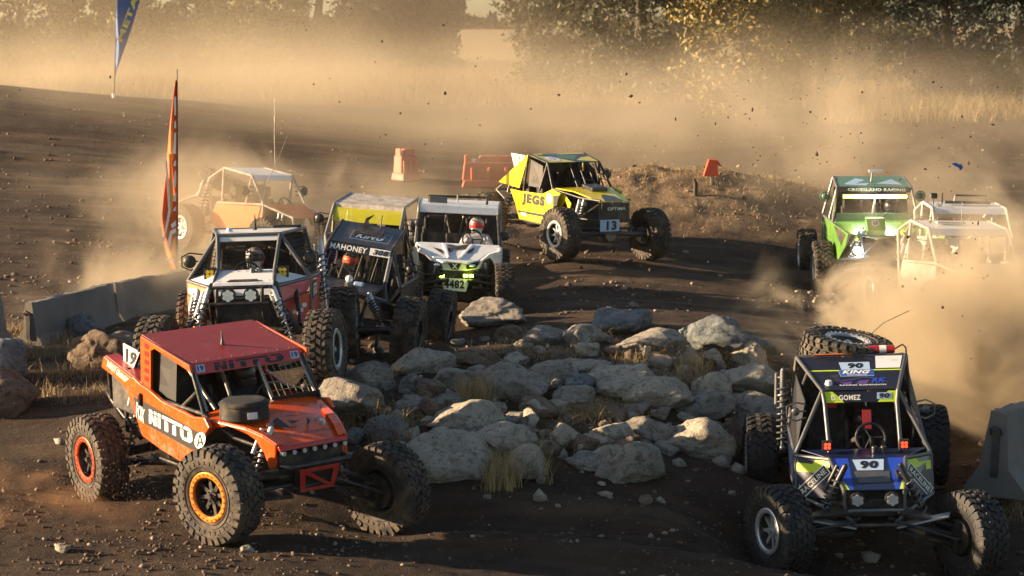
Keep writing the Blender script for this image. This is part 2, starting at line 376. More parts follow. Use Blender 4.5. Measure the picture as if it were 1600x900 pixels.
# ---------------------------------------------------------------- haze and dust
def volume_mat(name, col, dens, aniso=.35, noise=None):
    m = bpy.data.materials.new(name); m.use_nodes = True; t = m.node_tree; N = t.nodes.new; L = t.links.new
    t.nodes.remove(t.nodes['Principled BSDF']); out = t.nodes['Material Output']
    v = N('ShaderNodeVolumePrincipled'); v.inputs['Color'].default_value = (*col, 1); v.inputs['Density'].default_value = dens; v.inputs['Anisotropy'].default_value = aniso
    L(v.outputs[0], out.inputs['Volume'])
    if noise:
        sc, lo, hi, fall, gain = (tuple(noise) + (3.2,))[:5]       # noise scale (world), thresholds, softness of the rim
        tc = N('ShaderNodeTexCoord'); g = N('ShaderNodeNewGeometry')
        # object coordinates: the unit ball; r = 1 on the rim
        ln = N('ShaderNodeVectorMath'); ln.operation = 'LENGTH'; L(tc.outputs['Object'], ln.inputs[0])
        n = N('ShaderNodeTexNoise'); n.inputs['Scale'].default_value = sc; n.inputs['Detail'].default_value = 5; n.inputs['Roughness'].default_value = .58; n.inputs['Distortion'].default_value = .9
        L(g.outputs['Position'], n.inputs['Vector'])
        # the rim is torn by the noise
        a = N('ShaderNodeMath'); a.operation = 'MULTIPLY_ADD'; a.inputs[1].default_value = gain; L(n.outputs[0], a.inputs[0])
        inv = N('ShaderNodeMath'); inv.operation = 'SUBTRACT'; inv.inputs[0].default_value = .72 - gain*.5; L(ln.outputs['Value'], inv.inputs[1]); L(inv.outputs[0], a.inputs[2])
        r = N('ShaderNodeMapRange'); r.interpolation_type = 'SMOOTHSTEP'; r.inputs[1].default_value = lo; r.inputs[2].default_value = hi; L(a.outputs[0], r.inputs[0])
        e = N('ShaderNodeMapRange'); e.inputs[1].default_value = 1.0; e.inputs[2].default_value = 1.0 - fall; L(ln.outputs['Value'], e.inputs[0])
        mu = N('ShaderNodeMath'); mu.operation = 'MULTIPLY'; L(r.outputs[0], mu.inputs[0]); L(e.outputs[0], mu.inputs[1])
        m2 = N('ShaderNodeMath'); m2.operation = 'MULTIPLY'; m2.inputs[1].default_value = dens; L(mu.outputs[0], m2.inputs[0])
        L(m2.outputs[0], v.inputs['Density'])
        m.cycles.volume_step_rate = 1.0 if hasattr(m, 'cycles') else 1
    return m
DUSTC = (.93, .79, .58)
hz = MB().box((0, 150, 20), (300, 330, 52))
hzo = hz.build('haze', volume_mat('haze_air', DUSTC, .00012, .3)); tag(hzo, kind='stuff')
def dust(label, c, r, dens, noise, rotz=0, col=DUSTC, aniso=.35, tilt=0):
    b = MB().ball((0, 0, 0), 1, 20, 12).build('dust', volume_mat('dust_cloud', col, dens, aniso, noise))
    b.location = c; b.scale = r; b.rotation_euler = (0, tilt, rotz)
    return tag(b, label, None, None, 'stuff')
if DUST:
    dust('thick golden dust billowing behind the blue buggy', (6.8, 28.2, 1.7), (4.0, 2.3, 2.6), 2.0, (.85, -.05, .8, .35, 4.6))
    dust('golden dust swallowing the white racers behind the green one', (8.6, 31.4, .9), (4.4, 2.0, 1.75), 1.4, (.75, -.05, .9, .3, 4.2))
    dust('high dust plume hanging over the green buggy', (8.4, 47, 3.0), (8.0, 5.5, 3.4), .18, (.26, -.1, 1.0, .4, 4.4))
    dust('dust hanging over the dirt mound', (3.0, 52, 3.4), (9, 4.5, 2.6), .13, (.25, -.3, .9, .5))
    dust('broad dust veil over the far side of the track', (0, 64, 3.8), (26, 9, 3.6), .078, (.11, -.4, .9, .6))
    dust('dust drifting in front of the trees', (-12, 88, 5.5), (34, 14, 7.5), .022, (.07, -.5, .9, .6))
    dust('pale dust lying behind the crest of the long left bank', (-15, 78, 4.2), (24, 7, 2.6), .085, (.15, -.4, .9, .6))
    dust('dust trail round the tan buggy far left', (-6.0, 43.6, 2.2), (5.5, 4, 1.9), .30, (.4, -.2, .9, .4))
    dust('dust round the racers at the back of the left group', (-3.0, 40.5, 2.0), (4.0, 2.0, 1.6), .20, (.5, -.3, .9, .4))
    dust('brown dirt spray behind the rear wheel of the orange buggy', (-5.2, 21.6, .95), (2.0, 1.2, .40), 1.0, (1.2, .0, 1.1, .4, 4.5), col=(.80, .48, .26), tilt=.10)
    dust('low dust left of the nose of the right barrier', (6.6, 26.5, 1.7), (2.6, 1.3, 1.6), 3.0, (.8, -.5, .8, .5, 3.4))
    dust('dust drifting over the left concrete barriers', (-6.2, 34.5, 1.6), (2.6, 2.8, 1.3), .55, (.7, -.1, .9, .4))

# ---------------------------------------------------------------- materials of the vehicles
M = {}
M['rubber'] = mat('rubber', (.018, .018, .019), .68, dirt=.22, bump=.3, bscale=60)
M['rubber_dusty'] = mat('rubber_dusty', (.022, .020, .019), .8, dirt=.55, bump=.3, bscale=60)
M['alloy'] = mat('alloy', (.50, .51, .52), .38, .6, dirt=.25)
M['alloy_dark'] = mat('alloy_dark', (.06, .06, .065), .4, .7, dirt=.4)
M['black_metal'] = mat('black_metal', (.025, .026, .028), .38, .3, dirt=.35, bump=.15, bscale=30)
M['bare_tube'] = mat('bare_tube', (.30, .29, .27), .42, .85, dirt=.5)
M['grey_tube'] = mat('grey_tube', (.13, .14, .15), .38, .6, dirt=.45)
M['dark'] = mat('dark_cloth', (.018, .018, .02), .85, dirt=.3)
M['dark_panel'] = mat('dark_panel', (.03, .032, .036), .6, .2, dirt=.5, bump=.2, bscale=14)
M['engine'] = mat('engine', (.09, .085, .08), .5, .6, var=(.02, .02, .02), scale=14, dirt=.5)
M['net'] = mat('net', (.03, .03, .03), .9)
M['net_tan'] = mat('net_tan', (.30, .25, .17), .9)
M['orange'] = mat('orange_paint', (.78, .105, .008), .27, 0, var=(.66, .07, .008), scale=2, coat=.45, dirt=.16, mud=.17)
M['red_roof'] = mat('red_roof', (.27, .022, .014), .45, 0, var=(.20, .018, .014), scale=5, dirt=.2)
M['ring_orange'] = mat('ring_orange', (.85, .22, .02), .4, .3, dirt=.15)
M['ring_red'] = mat('ring_red', (.75, .09, .03), .4, .3, dirt=.2)
M['white_paint'] = mat('white_paint', (.72, .73, .74), .35, 0, coat=.3, dirt=.30)
M['white_sticker'] = mat('white_sticker', (.78, .78, .76), .45, dirt=.15)
M['letter_white'] = mat('letter_white', (.80, .79, .74), .5, dirt=.12)
M['letter_black'] = mat('letter_black', (.012, .012, .014), .5)
M['letter_blue'] = mat('letter_blue', (.02, .09, .38), .5)
M['red_paint'] = mat('red_paint', (.50, .03, .02), .35, coat=.3, dirt=.25, mud=.08)
M['orange_dull'] = mat('orange_dull', (.72, .16, .03), .4, dirt=.35)
M['navy'] = mat('navy_paint', (.008, .018, .060), .32, 0, coat=.4, dirt=.12)
M['blue_roof'] = mat('blue_roof', (.010, .012, .026), .4, dirt=.12)
M['royal'] = mat('royal_blue', (.015, .06, .48), .35, coat=.3, dirt=.12)
M['lime'] = mat('lime', (.55, .72, .02), .4, dirt=.12)
M['sky_blue'] = mat('pale_blue', (.36, .50, .70), .4, dirt=.15)
M['black_paint'] = mat('black_paint', (.020, .022, .028), .33, 0, coat=.3, dirt=.38)
M['purple'] = mat('purple_panel', (.09, .05, .20), .4, dirt=.2)
M['yellow'] = mat('yellow_paint', (.80, .62, .01), .3, 0, coat=.4, dirt=.14, mud=.12)
M['green'] = mat('green_paint', (.17, .38, .05), .33, 0, var=(.09, .24, .05), scale=3, coat=.3, dirt=.3)
M['green_dark'] = mat('green_dark', (.06, .22, .10), .4, 0, var=(.10, .16, .13), scale=5, coat=.2, dirt=.35)
M['amber'] = mat('amber_lens', (.75, .48, .01), .25, coat=.6)
M['red_lens'] = mat('red_lens', (.6, .03, .01), .25, emis=(1, .06, .02), es=.8)
M['clear_lens'] = mat('clear_lens', (.65, .75, .85), .12, .5, coat=.6)
M['lamp_yellow'] = mat('lamp_yellow', (.9, .9, .1), .3, emis=(.80, 1.0, .05), es=9)
M['lamp_white'] = mat('lamp_white', (1, 1, 1), .3, emis=(.92, 1.0, .95), es=26)
M['lamp_cold'] = mat('lamp_cold', (1, 1, 1), .3, emis=(.85, .97, 1.0), es=30)
M['blue_al'] = mat('blue_anodised', (.02, .22, .55), .3, .7)
M['red_al'] = mat('red_bottle', (.45, .02, .02), .3, .2, coat=.5)
M['skin_suit'] = mat('race_suit', (.03, .03, .035), .85, dirt=.3)
M['suit_light'] = mat('pale_suit', (.38, .38, .42), .85, dirt=.3)
M['dust_paint'] = mat('dusty_white', (.62, .58, .52), .6, dirt=.9)
M['dust_orange'] = mat('dusty_orange', (.78, .22, .05), .6, dirt=.25)
M['seat'] = mat('seat', (.02, .02, .022), .8, dirt=.35)
M['glass'] = mat('yellow_reflection', (.60, .58, .03), .3, alpha=.55, dirt=.35)

# ---------------------------------------------------------------- tyre, rims
TR, TW = .505, .35
def lathe(prof, n, ax_y=True):
    """profile of (radius, y) turned round the y axis"""
    b = MB(); k = len(prof); vs = []; fs = []
    for i in range(n):
        a = 2*math.pi*i/n
        for r, y in prof: vs.append((r*math.sin(a), y, r*math.cos(a)))
    for i in range(n):
        for j in range(k-1):
            p, q = i*k+j, ((i+1) % n)*k+j; fs.append((p, p+1, q+1, q))
    return b.add(vs, fs)
def tyre_mesh(R=TR, W=TW, rimr=.225):
    h = W/2
    prof = [(rimr, -h*.62), (rimr+.02, -h*.74), (rimr+.08, -h*.92), (R-.11, -h*.98), (R-.055, -h*.93), (R-.03, -h*.80), (R-.022, -h*.3), (R-.022, h*.3), (R-.03, h*.8), (R-.055, h*.93), (R-.11, h*.98), (rimr+.08, h*.92), (rimr+.02, h*.74), (rimr, h*.62)]
    b = lathe(prof, 72)
    def block(a0, a1, y0, y1, r0, r1, sk=0.0, tap=.88):
        am = (a0+a1)/2; ym = (y0+y1)/2; vs = []
        for r, k in ((r0, 1.0), (r1, tap)):
            for a, y, s_ in ((a0, y0, -1), (a1, y0, -1), (a1, y1, 1), (a0, y1, 1)):
                aa = am + (a-am)*k + sk*s_; yy = ym + (y-ym)*k
                vs.append((r*math.sin(aa), yy, r*math.cos(aa)))
        b.add(vs, [(3, 2, 1, 0), (4, 5, 6, 7), (0, 1, 5, 4), (1, 2, 6, 5), (2, 3, 7, 6), (3, 0, 4, 7)])
    n = 30; st = 2*math.pi/n
    for i in range(n):
        a = i*st
        for s in (-1, 1):
            off = 0 if s > 0 else st*.5
            block(a+off+st*.06, a+off+st*.66, *sorted((s*h*.03, s*h*.36)), R-.03, R, sk=s*.028)
            block(a+off+st*.36, a+off+st*.94, *sorted((s*h*.40, s*h*.70)), R-.035, R-.002, sk=-s*.022)
            # shoulder lug wraps on to the side wall; long and short ones alternate
            lo = R-.095 if i % 2 else R-.075
            a0, a1 = a+off+st*.08, a+off+st*.70; y0, y1 = s*h*.74, s*h*1.03
            am = (a0+a1)/2; vs = []
            for r, y in ((R-.05, y0), (R-.006, y0), (R-.016, s*h*.98), (lo, y1), (lo, s*h*.93)):
                for aa in (a0, a1): vs.append((r*math.sin(aa), y, r*math.cos(aa)))
            b.add(vs, [(0, 2, 3, 1), (2, 4, 5, 3), (4, 6, 7, 5), (6, 8, 9, 7), (8, 0, 1, 9), (0, 8, 6, 4, 2), (1, 3, 5, 7, 9)])
            # side-wall ribs
            block(a+off+st*.2, a+off+st*.5, *sorted((s*h*.93, s*h*1.0)), R-.16, R-.12, 0, 1)
    for s in (-1, 1):
        b.ring((0, s*h*.955, 0), (0, 1, 0), rimr+.10, .006, 48, 5); b.ring((0, s*h*.90, 0), (0, 1, 0), rimr+.055, .006, 48, 5)
    return b
def make_shared(b, name, m, smooth=35):
    o = b.build(name, m, None, smooth); me = o.data; bpy.data.objects.remove(o); return me
_tb = tyre_mesh()
TYRE = {k: make_shared(_tb, 'tyre', M[m_]) for k, m_ in (('clean', 'rubber'), ('dusty', 'rubber_dusty'))}
def rim_mesh(m_, spokes=8, deep=.03):
    b = MB(); bl_ = lathe([(.222, .13), (.232, .12), (.215, .10), (.200, .0), (.215, -.10), (.232, -.12), (.222, -.13), (.205, -.10), (.19, 0), (.205, .10), (.222, .13)], 40)
    b.add(bl_.v, bl_.f, 1)
    for i in range(spokes):
        a = 2*math.pi*i/spokes; d = Vector((math.sin(a), 0, math.cos(a))); t = Vector((math.cos(a), 0, -math.sin(a)))
        w0, w1 = .024, .016
        vs = []
        for r, w_, y0, y1 in ((.06, w0, .045, .085), (.205, w1, .07-deep, .115-deep)):
            for s, y in ((-1, y0), (1, y0), (1, y1), (-1, y1)): vs.append(d*r + t*w_*s + Vector((0, y, 0)))
        b.add(vs, [(3, 2, 1, 0), (4, 5, 6, 7), (0, 1, 5, 4), (1, 2, 6, 5), (2, 3, 7, 6), (3, 0, 4, 7)])
    b.cyl((0, .02, 0), (0, .10, 0), .068, 20); b.cyl((0, .10, 0), (0, .135, 0), .034, 16, .028)
    for i in range(6):
        a = 2*math.pi*(i+.5)/6; b.cyl((.052*math.sin(a), .10, .052*math.cos(a)), (.052*math.sin(a), .118, .052*math.cos(a)), .008, 6)
    b.mi = 1; b.cyl((0, -.16, 0), (0, -.04, 0), .19, 24); b.cyl((0, -.20, 0), (0, -.16, 0), .09, 20)       # dark drum and hub
    return make_shared(b, 'rim', [M[m_], M['black_metal']])
def ring_mesh(m_):
    b = lathe([(.262, .150), (.262, .135), (.205, .125), (.200, .142), (.215, .156), (.25, .158), (.262, .150)], 40)
    for i in range(24):
        a = 2*math.pi*i/24; b.cyl((.236*math.sin(a), .15, .236*math.cos(a)), (.236*math.sin(a), .168, .236*math.cos(a)), .0085, 6)
    return make_shared(b, 'beadlock_ring', M[m_])
RIM = {k: rim_mesh(k) for k in ('alloy', 'alloy_dark')}
RING = {k: ring_mesh(k) for k in ('alloy', 'alloy_dark', 'ring_orange', 'ring_red')}
def inst(name, me, parent, loc=(0, 0, 0), rot=(0, 0, 0), sc=None):
    o = bpy.data.objects.new(name, me); o.location = loc; o.rotation_euler = rot
    if sc: o.scale = sc
    return link(o, parent)
def wheel(root, loc, side, steer=0, camber=0, rim='alloy', ring='alloy', tyre='clean', spin=0, s=1.0, flat=False):
    """side +1: outer face looks to +y"""
    e = empty('wheel', loc, (R_(camber), 0, R_(steer) + (0 if side > 0 else math.pi)), root)
    if flat: e.rotation_euler = (R_(90), 0, 0)
    e.scale = (s, s, s)
    inst('tyre', TYRE[tyre], e, rot=(0, spin, 0)); inst('rim', RIM[rim], e, rot=(0, spin, 0)); inst('beadlock_ring', RING[ring], e, rot=(0, spin, 0))
    return e

# ---------------------------------------------------------------- lettering
def glyphs(text, bold=.0, shear=0.0):
    cu = bpy.data.curves.new('lettering', 'FONT'); cu.body = text; cu.offset = bold; cu.shear = shear; cu.resolution_u = 3; cu.extrude = 0; cu.space_character = 1.0 + bold*3
    o = bpy.data.objects.new('lettering', cu); COL.objects.link(o); bpy.context.view_layer.update()
    me = bpy.data.meshes.new_from_object(o.evaluated_get(bpy.context.evaluated_depsgraph_get()))
    v = [x.co.copy() for x in me.vertices]; f = [tuple(p.vertices) for p in me.polygons]
    bpy.data.objects.remove(o); bpy.data.meshes.remove(me); bpy.data.curves.remove(cu)
    x0 = min(p.x for p in v); x1 = max(p.x for p in v); y0 = min(p.y for p in v); y1 = max(p.y for p in v)
    return [((p.x-x0)/(x1-x0), (p.y-y0)/(y1-y0)) for p in v], f
def quad_map(q, u, v, lift, nrm):
    bl, br, tr, tl = q
    return bl*(1-u)*(1-v) + br*u*(1-v) + tr*u*v + tl*(1-u)*v + nrm*lift
def quad_n(q): return ((q[1]-q[0]).cross(q[3]-q[0])).normalized()
def lettering(parent, text, q, m_, bold=.03, shear=0.0, lift=.004, uv=(0, 0, 1, 1), name='lettering'):
    q = [Vector(p) for p in q]; n = quad_n(q)
    pts, fs = glyphs(text, bold, shear); b = MB()
    b.add([quad_map(q, uv[0] + u*(uv[2]-uv[0]), uv[1] + v*(uv[3]-uv[1]), lift, n) for u, v in pts], fs)
    return b.build(name, M[m_] if isinstance(m_, str) else m_, parent)
def polys_on(parent, polys, q, m_, lift=.004, uv=(0, 0, 1, 1), name='emblem', th=0):
    """flat shapes given in the unit square of quad q"""
    q = [Vector(p) for p in q]; n = quad_n(q); b = MB()
    for po in polys:
        pts = [quad_map(q, uv[0] + u*(uv[2]-uv[0]), uv[1] + v*(uv[3]-uv[1]), lift, n) for u, v in po]
        if th: b.sheet(pts, th)
        else: b.add(pts, [tuple(range(len(pts)))])
    return b.build(name, M[m_] if isinstance(m_, str) else m_, parent)
def RC(x0, y0, x1, y1): return [(x0, y0), (x1, y0), (x1, y1), (x0, y1)]
TYRE_WORD = ([RC(0, 0, .055, .70), [(.055, .70), (.055, .55), (.115, 0), (.175, 0), (.175, .70), (.12, .70), (.12, .30), (.075, .70)], [(0, .78), (.10, .78), (.07, 1), (0, 1)], RC(.12, .78, .175, 1),
    RC(.21, 0, .275, .70), RC(.21, .78, .275, 1),
    RC(.31, .78, .78, 1), [(.37, 0), (.45, 0), (.45, .62), (.40, .70), (.37, .70)], [(.55, 0), (.63, 0), (.63, .70), (.58, .70), (.55, .62)]]
    + [RC(.73, .22, .80, .70), RC(.90, .22, 1, .70), [(.73, .22), (.78, 0), (.95, 0), (1, .22)], [(.80, .78), (1, .78), (.97, .95), (.92, 1), (.83, 1)]])
def disc(cx=.5, cy=.5, r=.5, n=24): return [(cx + r*math.cos(2*math.pi*i/n), cy + r*math.sin(2*math.pi*i/n)) for i in range(n)]

# ---------------------------------------------------------------- rig: a vehicle's frame of reference
CAMP = Vector((0, 0, CAMH))
class Rig:
    def __init__(s, key, name, label, cat='race buggy', group='off-road racers on the track'):
        p, r, s.L, s.tr, s.dz, s.st = CARS[key]
        s.root = empty(name, p, (R_(r[2]), R_(r[1]), R_(r[0]))); tag(s.root, label, cat, group)
        s.M = car_matrix(key); s.I = s.M.inverted()
    def P(s, px, py, ax, val):
        """point of the vehicle seen at a photo pixel, on a plane of the vehicle: axis = value, or (point, normal)"""
        o = s.I @ CAMP; d = s.I.to_3x3() @ ray(px, py)
        if ax == 'pl': pt, n = Vector(val[0]), Vector(val[1]); t = (pt - o).dot(n)/d.dot(n)
        else:
            i = 'xyz'.index(ax); t = (val - o[i])/d[i]
        return o + d*t
    def Q(s, pts, ax, val): return [s.P(x, y, ax, val) for x, y in pts]
    def part(s, b, name, m_, parent=None, **k): return b.build(name, [M[x] for x in m_] if isinstance(m_, (list, tuple)) else M[m_], parent or s.root, **k)
    def panel(s, name, pts, m_, t=.012, mirror=False, parent=None, bevel=.004, **k):
        b = MB().sheet(pts, t)
        if mirror: b.mirror()
        return s.part(b, name, m_, parent, bevel=bevel, **k)
    def tubes(s, name, chains, r=.022, m_='grey_tube', mirror=False, parent=None, n=8):
        b = MB()
        for c in chains: b.tube(c, r, n)
        if mirror:
            b2 = MB(); b2.add([(x, -y, z) for x, y, z in b.v], [tuple(reversed(f)) for f in b.f]); s.part(b2, name, m_, parent, smooth=50)
        return s.part(b, name, m_, parent, smooth=50)
    def wheels(s, rim='alloy', ring='alloy', tyre='clean', cam=(0, 0, 0, 0), sc=1.0, colors=None):
        for i, (a, b) in enumerate(((1, -1), (1, 1), (-1, -1), (-1, 1))):
            rg = colors[i] if colors else ring
            wheel(s.root, (a*s.L/2, b*(s.tr - .18), .505*sc + s.dz[i]), b, s.st if a > 0 else 0, cam[i], rim, rg, tyre, spin=.4*i+.2, s=sc)
def coilover(rig, a, b, m_body='alloy', spring='black_metal', r=.045, name='shock_absorber'):
    a, b = Vector(a), Vector(b); d = b - a
    o = MB(); o.tube([a, a + d*.5], r*.75, 12); o.tube([a + d*.5, b], r*.35, 10); o.ball(a, r*.6, 8, 6); o.ball(b, r*.6, 8, 6)
    u = d.orthogonal().normalized()*r*2.0; o.tube([a + d*.05 + u, a + d*.45 + u], r*.55, 10); o.tube([a + d*.1, a + d*.1 + u], r*.3, 6)
    s = rig.part(o, name, m_body, smooth=50)
    c = MB(); n = 9; t = d.normalized(); e1 = t.orthogonal().normalized(); e2 = t.cross(e1); pts = []
    for i in range(n*10+1):
        f = i/(n*10); ang = 2*math.pi*n*f; pts.append(a + d*(.18 + .72*f) + (e1*math.cos(ang) + e2*math.sin(ang))*r*1.3)
    c.tube(pts, r*.24, 5); rig.part(c, 'coil_spring', spring, s, smooth=60)
    return s
def underbody(rig, front='ifs', arms='black_metal', fz=1.12, rz=1.38, nose=.25, spring='black_metal', shock='alloy'):
    L2 = rig.L/2; tr = rig.tr; z = [.505 + d for d in rig.dz]
    b = MB(); b.sheet([(1.0, -.36, .40), (1.0, .36, .40), (-.9, .42, .36), (-.9, -.42, .36)], .02); b.sheet([(1.0, -.30, .40), (1.0, .30, .40), (L2+nose, .26, .56), (L2+nose, -.26, .56)], .02)
    rig.part(b, 'skid_plate', 'dark_panel')
    e = MB(); e.box((-.98, 0, .80), (.62, .50, .42)); e.box((-.98, 0, 1.06), (.46, .22, .12))
    for s in (-1, 1):
        e.box((-.98, s*.20, 1.0), (.50, .13, .15), Matrix.Rotation(s*.5, 3, 'X'))
        for k in range(4): e.tube([(-.80-.12*k, s*.26, .92), (-.80-.12*k, s*.36, .86), (-.82-.12*k, s*.38, .66), (-1.3, s*.36, .6)], .022, 8)
    e.cyl((-.66, 0, .86), (-.60, 0, .86), .12, 16); e.box((-.55, .0, .62), (.4, .34, .3)); e.box((-1.45, 0, .95), (.16, .8, .42))
    rig.part(e, 'engine', 'engine', bevel=.012)
    fl = MB(); fl.sheet([(.95, -.5, .48), (.95, .5, .48), (-.55, .6, .46), (-.55, -.6, .46)], .015); fl.sheet([(-.52, -.58, .48), (-.52, .58, .48), (-.60, .55, 1.18), (-.60, -.55, 1.18)], .012)
    fl.sheet([(.95, -.5, .48), (.95, .5, .48), (.75, .5, .95), (.75, -.5, .95)], .012)
    rig.part(fl, 'floor_pan', 'dark_panel')
    for i, (a, s) in enumerate(((1, -1), (1, 1), (-1, -1), (-1, 1))):
        hx, hz = a*L2, z[i]; hub = s*(tr - .34)
        if a > 0 and front == 'ifs':
            o = MB()
            for zz, zi, w_ in ((hz-.10, .45, .20), (hz+.12, .66, .16)):
                o.sheet([(hx-.03, hub, zz), (hx+.03, hub, zz), (hx+w_, s*.24, zi), (hx-w_, s*.24, zi)], .045)
            rig.part(o, 'control_arm', arms, bevel=.01)
            t = MB().tube([(hx+.02, s*.15, .56), (hx+.02, hub+s*.06, hz)], .032, 10); t.tube([(hx+.2, s*.22, .58), (hx+.2, hub, hz+.02)], .018, 8); t.box((hx, hub+s*.02, hz), (.16, .10, .34))
            rig.part(t, 'drive_shaft', 'black_metal', smooth=40)
            coilover(rig, (hx-.12, s*.30, fz), (hx-.06, s*(tr-.55), hz-.04), shock, spring)
        elif a > 0:
            coilover(rig, (hx-.15, s*.40, 1.08), (hx-.05, s*(tr-.55), hz+.02), shock, spring)
        else:
            coilover(rig, (hx+.28, s*.50, rz), (hx+.10, s*(tr-.50), hz), shock, spring)
            t = MB().tube([(hx+.02, s*(tr-.45), hz-.08), (-.30, s*.46, .46)], .040, 10); t.tube([(hx, s*.18, hz+.16), (-.45, s*.42, .66)], .024, 8); rig.part(t, 'trailing_link', 'black_metal', smooth=50)
    for a, j in ((-1, 2), (1, 0)):
        if a > 0 and front == 'ifs': continue
        hx = a*L2; p0 = Vector((hx, -(tr-.36), z[j])); p1 = Vector((hx, tr-.36, z[j+1])); o = MB().tube([p0, p1], .055, 12)
        c = p0.lerp(p1, .5); o.ball(c, .17, 14, 10, (1.1, .8, 1)); o.cyl(c + Vector((a*.10, 0, 0)), c + Vector((a*.2, 0, 0)), .12, 14); o.box(p0, (.16, .12, .26)); o.box(p1, (.16, .12, .26))
        if a > 0: o.tube([p0 + Vector((.2, .05, .03)), p1 + Vector((.2, -.05, .03))], .022, 8); o.cyl(c + Vector((.17, -.2, .08)), c + Vector((.17, .2, .08)), .035, 10)
        rig.part(o, 'front_axle' if a > 0 else 'rear_axle', arms, smooth=40)
        if a > 0:
            for s in (-1, 1): rig.part(MB().tube([(hx-.03, s*(tr-.6), hz_ if False else z[j]-.06), (.15, s*.40, .44)], .034, 10), 'trailing_link', 'black_metal', smooth=50)
def seat(rig, x, y, z=.50):
    b = MB(); b.box((x+.12, y, z+.10), (.46, .42, .12)); b.box((x-.16, y, z+.48), (.12, .44, .72), Matrix.Rotation(-.22, 3, 'Y')); b.box((x-.24, y, z+.90), (.10, .28, .22), Matrix.Rotation(-.22, 3, 'Y'))
    for s in (-1, 1): b.box((x-.06, y+s*.21, z+.50), (.2, .05, .42), Matrix.Rotation(-.22, 3, 'Y')); b.box((x-.16, y+s*.17, z+.88), (.22, .04, .2))
    return rig.part(b, 'racing_seat', 'seat', bevel=.03)
def steering(rig, x, y, z=1.08):
    b = MB().ring((x, y, z), (1, 0, .45), .165, .016, 24, 6); b.tube([(x, y, z), (x+.3, y, z-.14)], .02, 8)
    for a in (0, 2.1, 4.2):
        n_ = Vector((1, 0, .45)).normalized(); u = Vector((0, 1, 0)); v = n_.cross(u); b.tube([(x, y, z), Vector((x, y, z)) + (u*math.cos(a)+v*math.sin(a))*.16], .011, 6)
    return rig.part(b, 'steering_wheel', 'black_metal', smooth=50)
def mirror_arm(rig, p, s, out=.30, r=.085, m_='black_metal'):
    p = Vector(p); c = p + Vector((.02, s*out, 0)); b = MB()
    b.tube([p + Vector((0, 0, .08)), c + Vector((0, 0, .11)), c + Vector((0, s*.10, .06)), c + Vector((0, s*.10, -.06)), c + Vector((0, 0, -.11)), p + Vector((0, 0, -.08))], .010, 6)
    b.tube([p, c], .010, 6); b.ball(c, r, 14, 8, (.5, 1, 1))
    return rig.part(b, 'side_mirror', m_, smooth=50)
def pod_light(rig, c, lens='clear_lens', r=.085, n=(1, 0, 0), square=False, name='headlight', leds=6):
    c = Vector(c); n = Vector(n).normalized(); b = MB()
    u = Vector((0, 0, 1)).cross(n).normalized(); v = n.cross(u)
    rot = Matrix((n, u, v)).transposed()
    if square: b.box(c, (.06, r*2, r*2), rot)
    else: b.cyl(c - n*.05, c + n*.02, r, 20)
    o = rig.part(b, name, 'black_metal', bevel=.006)
    l = MB(); k = 4 if square else leds
    for i in range(k):
        a = 2*math.pi*(i+.5)/k; rr = r*.5; l.cyl(c + (u*math.cos(a)+v*math.sin(a))*rr + n*.02, c + (u*math.cos(a)+v*math.sin(a))*rr + n*.034, r*.30 if not square else r*.36, 10)
    if not square: l.cyl(c + n*.02, c + n*.034, r*.22, 10)
    rig.part(l, 'lens', lens, o); return o
def grid_net(rig, q, nu, nv, m_='net', r=.005, name='window_net', parent=None):
    q = [Vector(p) for p in q]; b = MB(); n = quad_n(q)
    for i in range(nu+1):
        u = i/nu; b.tube([quad_map(q, u, v, .0, n) for v in (0, .5, 1)], r, 4)
    for j in range(nv+1):
        v = j/nv; b.tube([quad_map(q, u, v, .0, n) for u in (0, .5, 1)], r, 4)
    return rig.part(b, name, m_, parent)

def glow(rig, loc, power, col, r=.05):
    l = bpy.data.lights.new('lamp_glow', 'POINT'); l.energy = power; l.color = col; l.shadow_soft_size = r
    o = bpy.data.objects.new('lamp_glow', l); o.location = loc; link(o, rig.root); return o
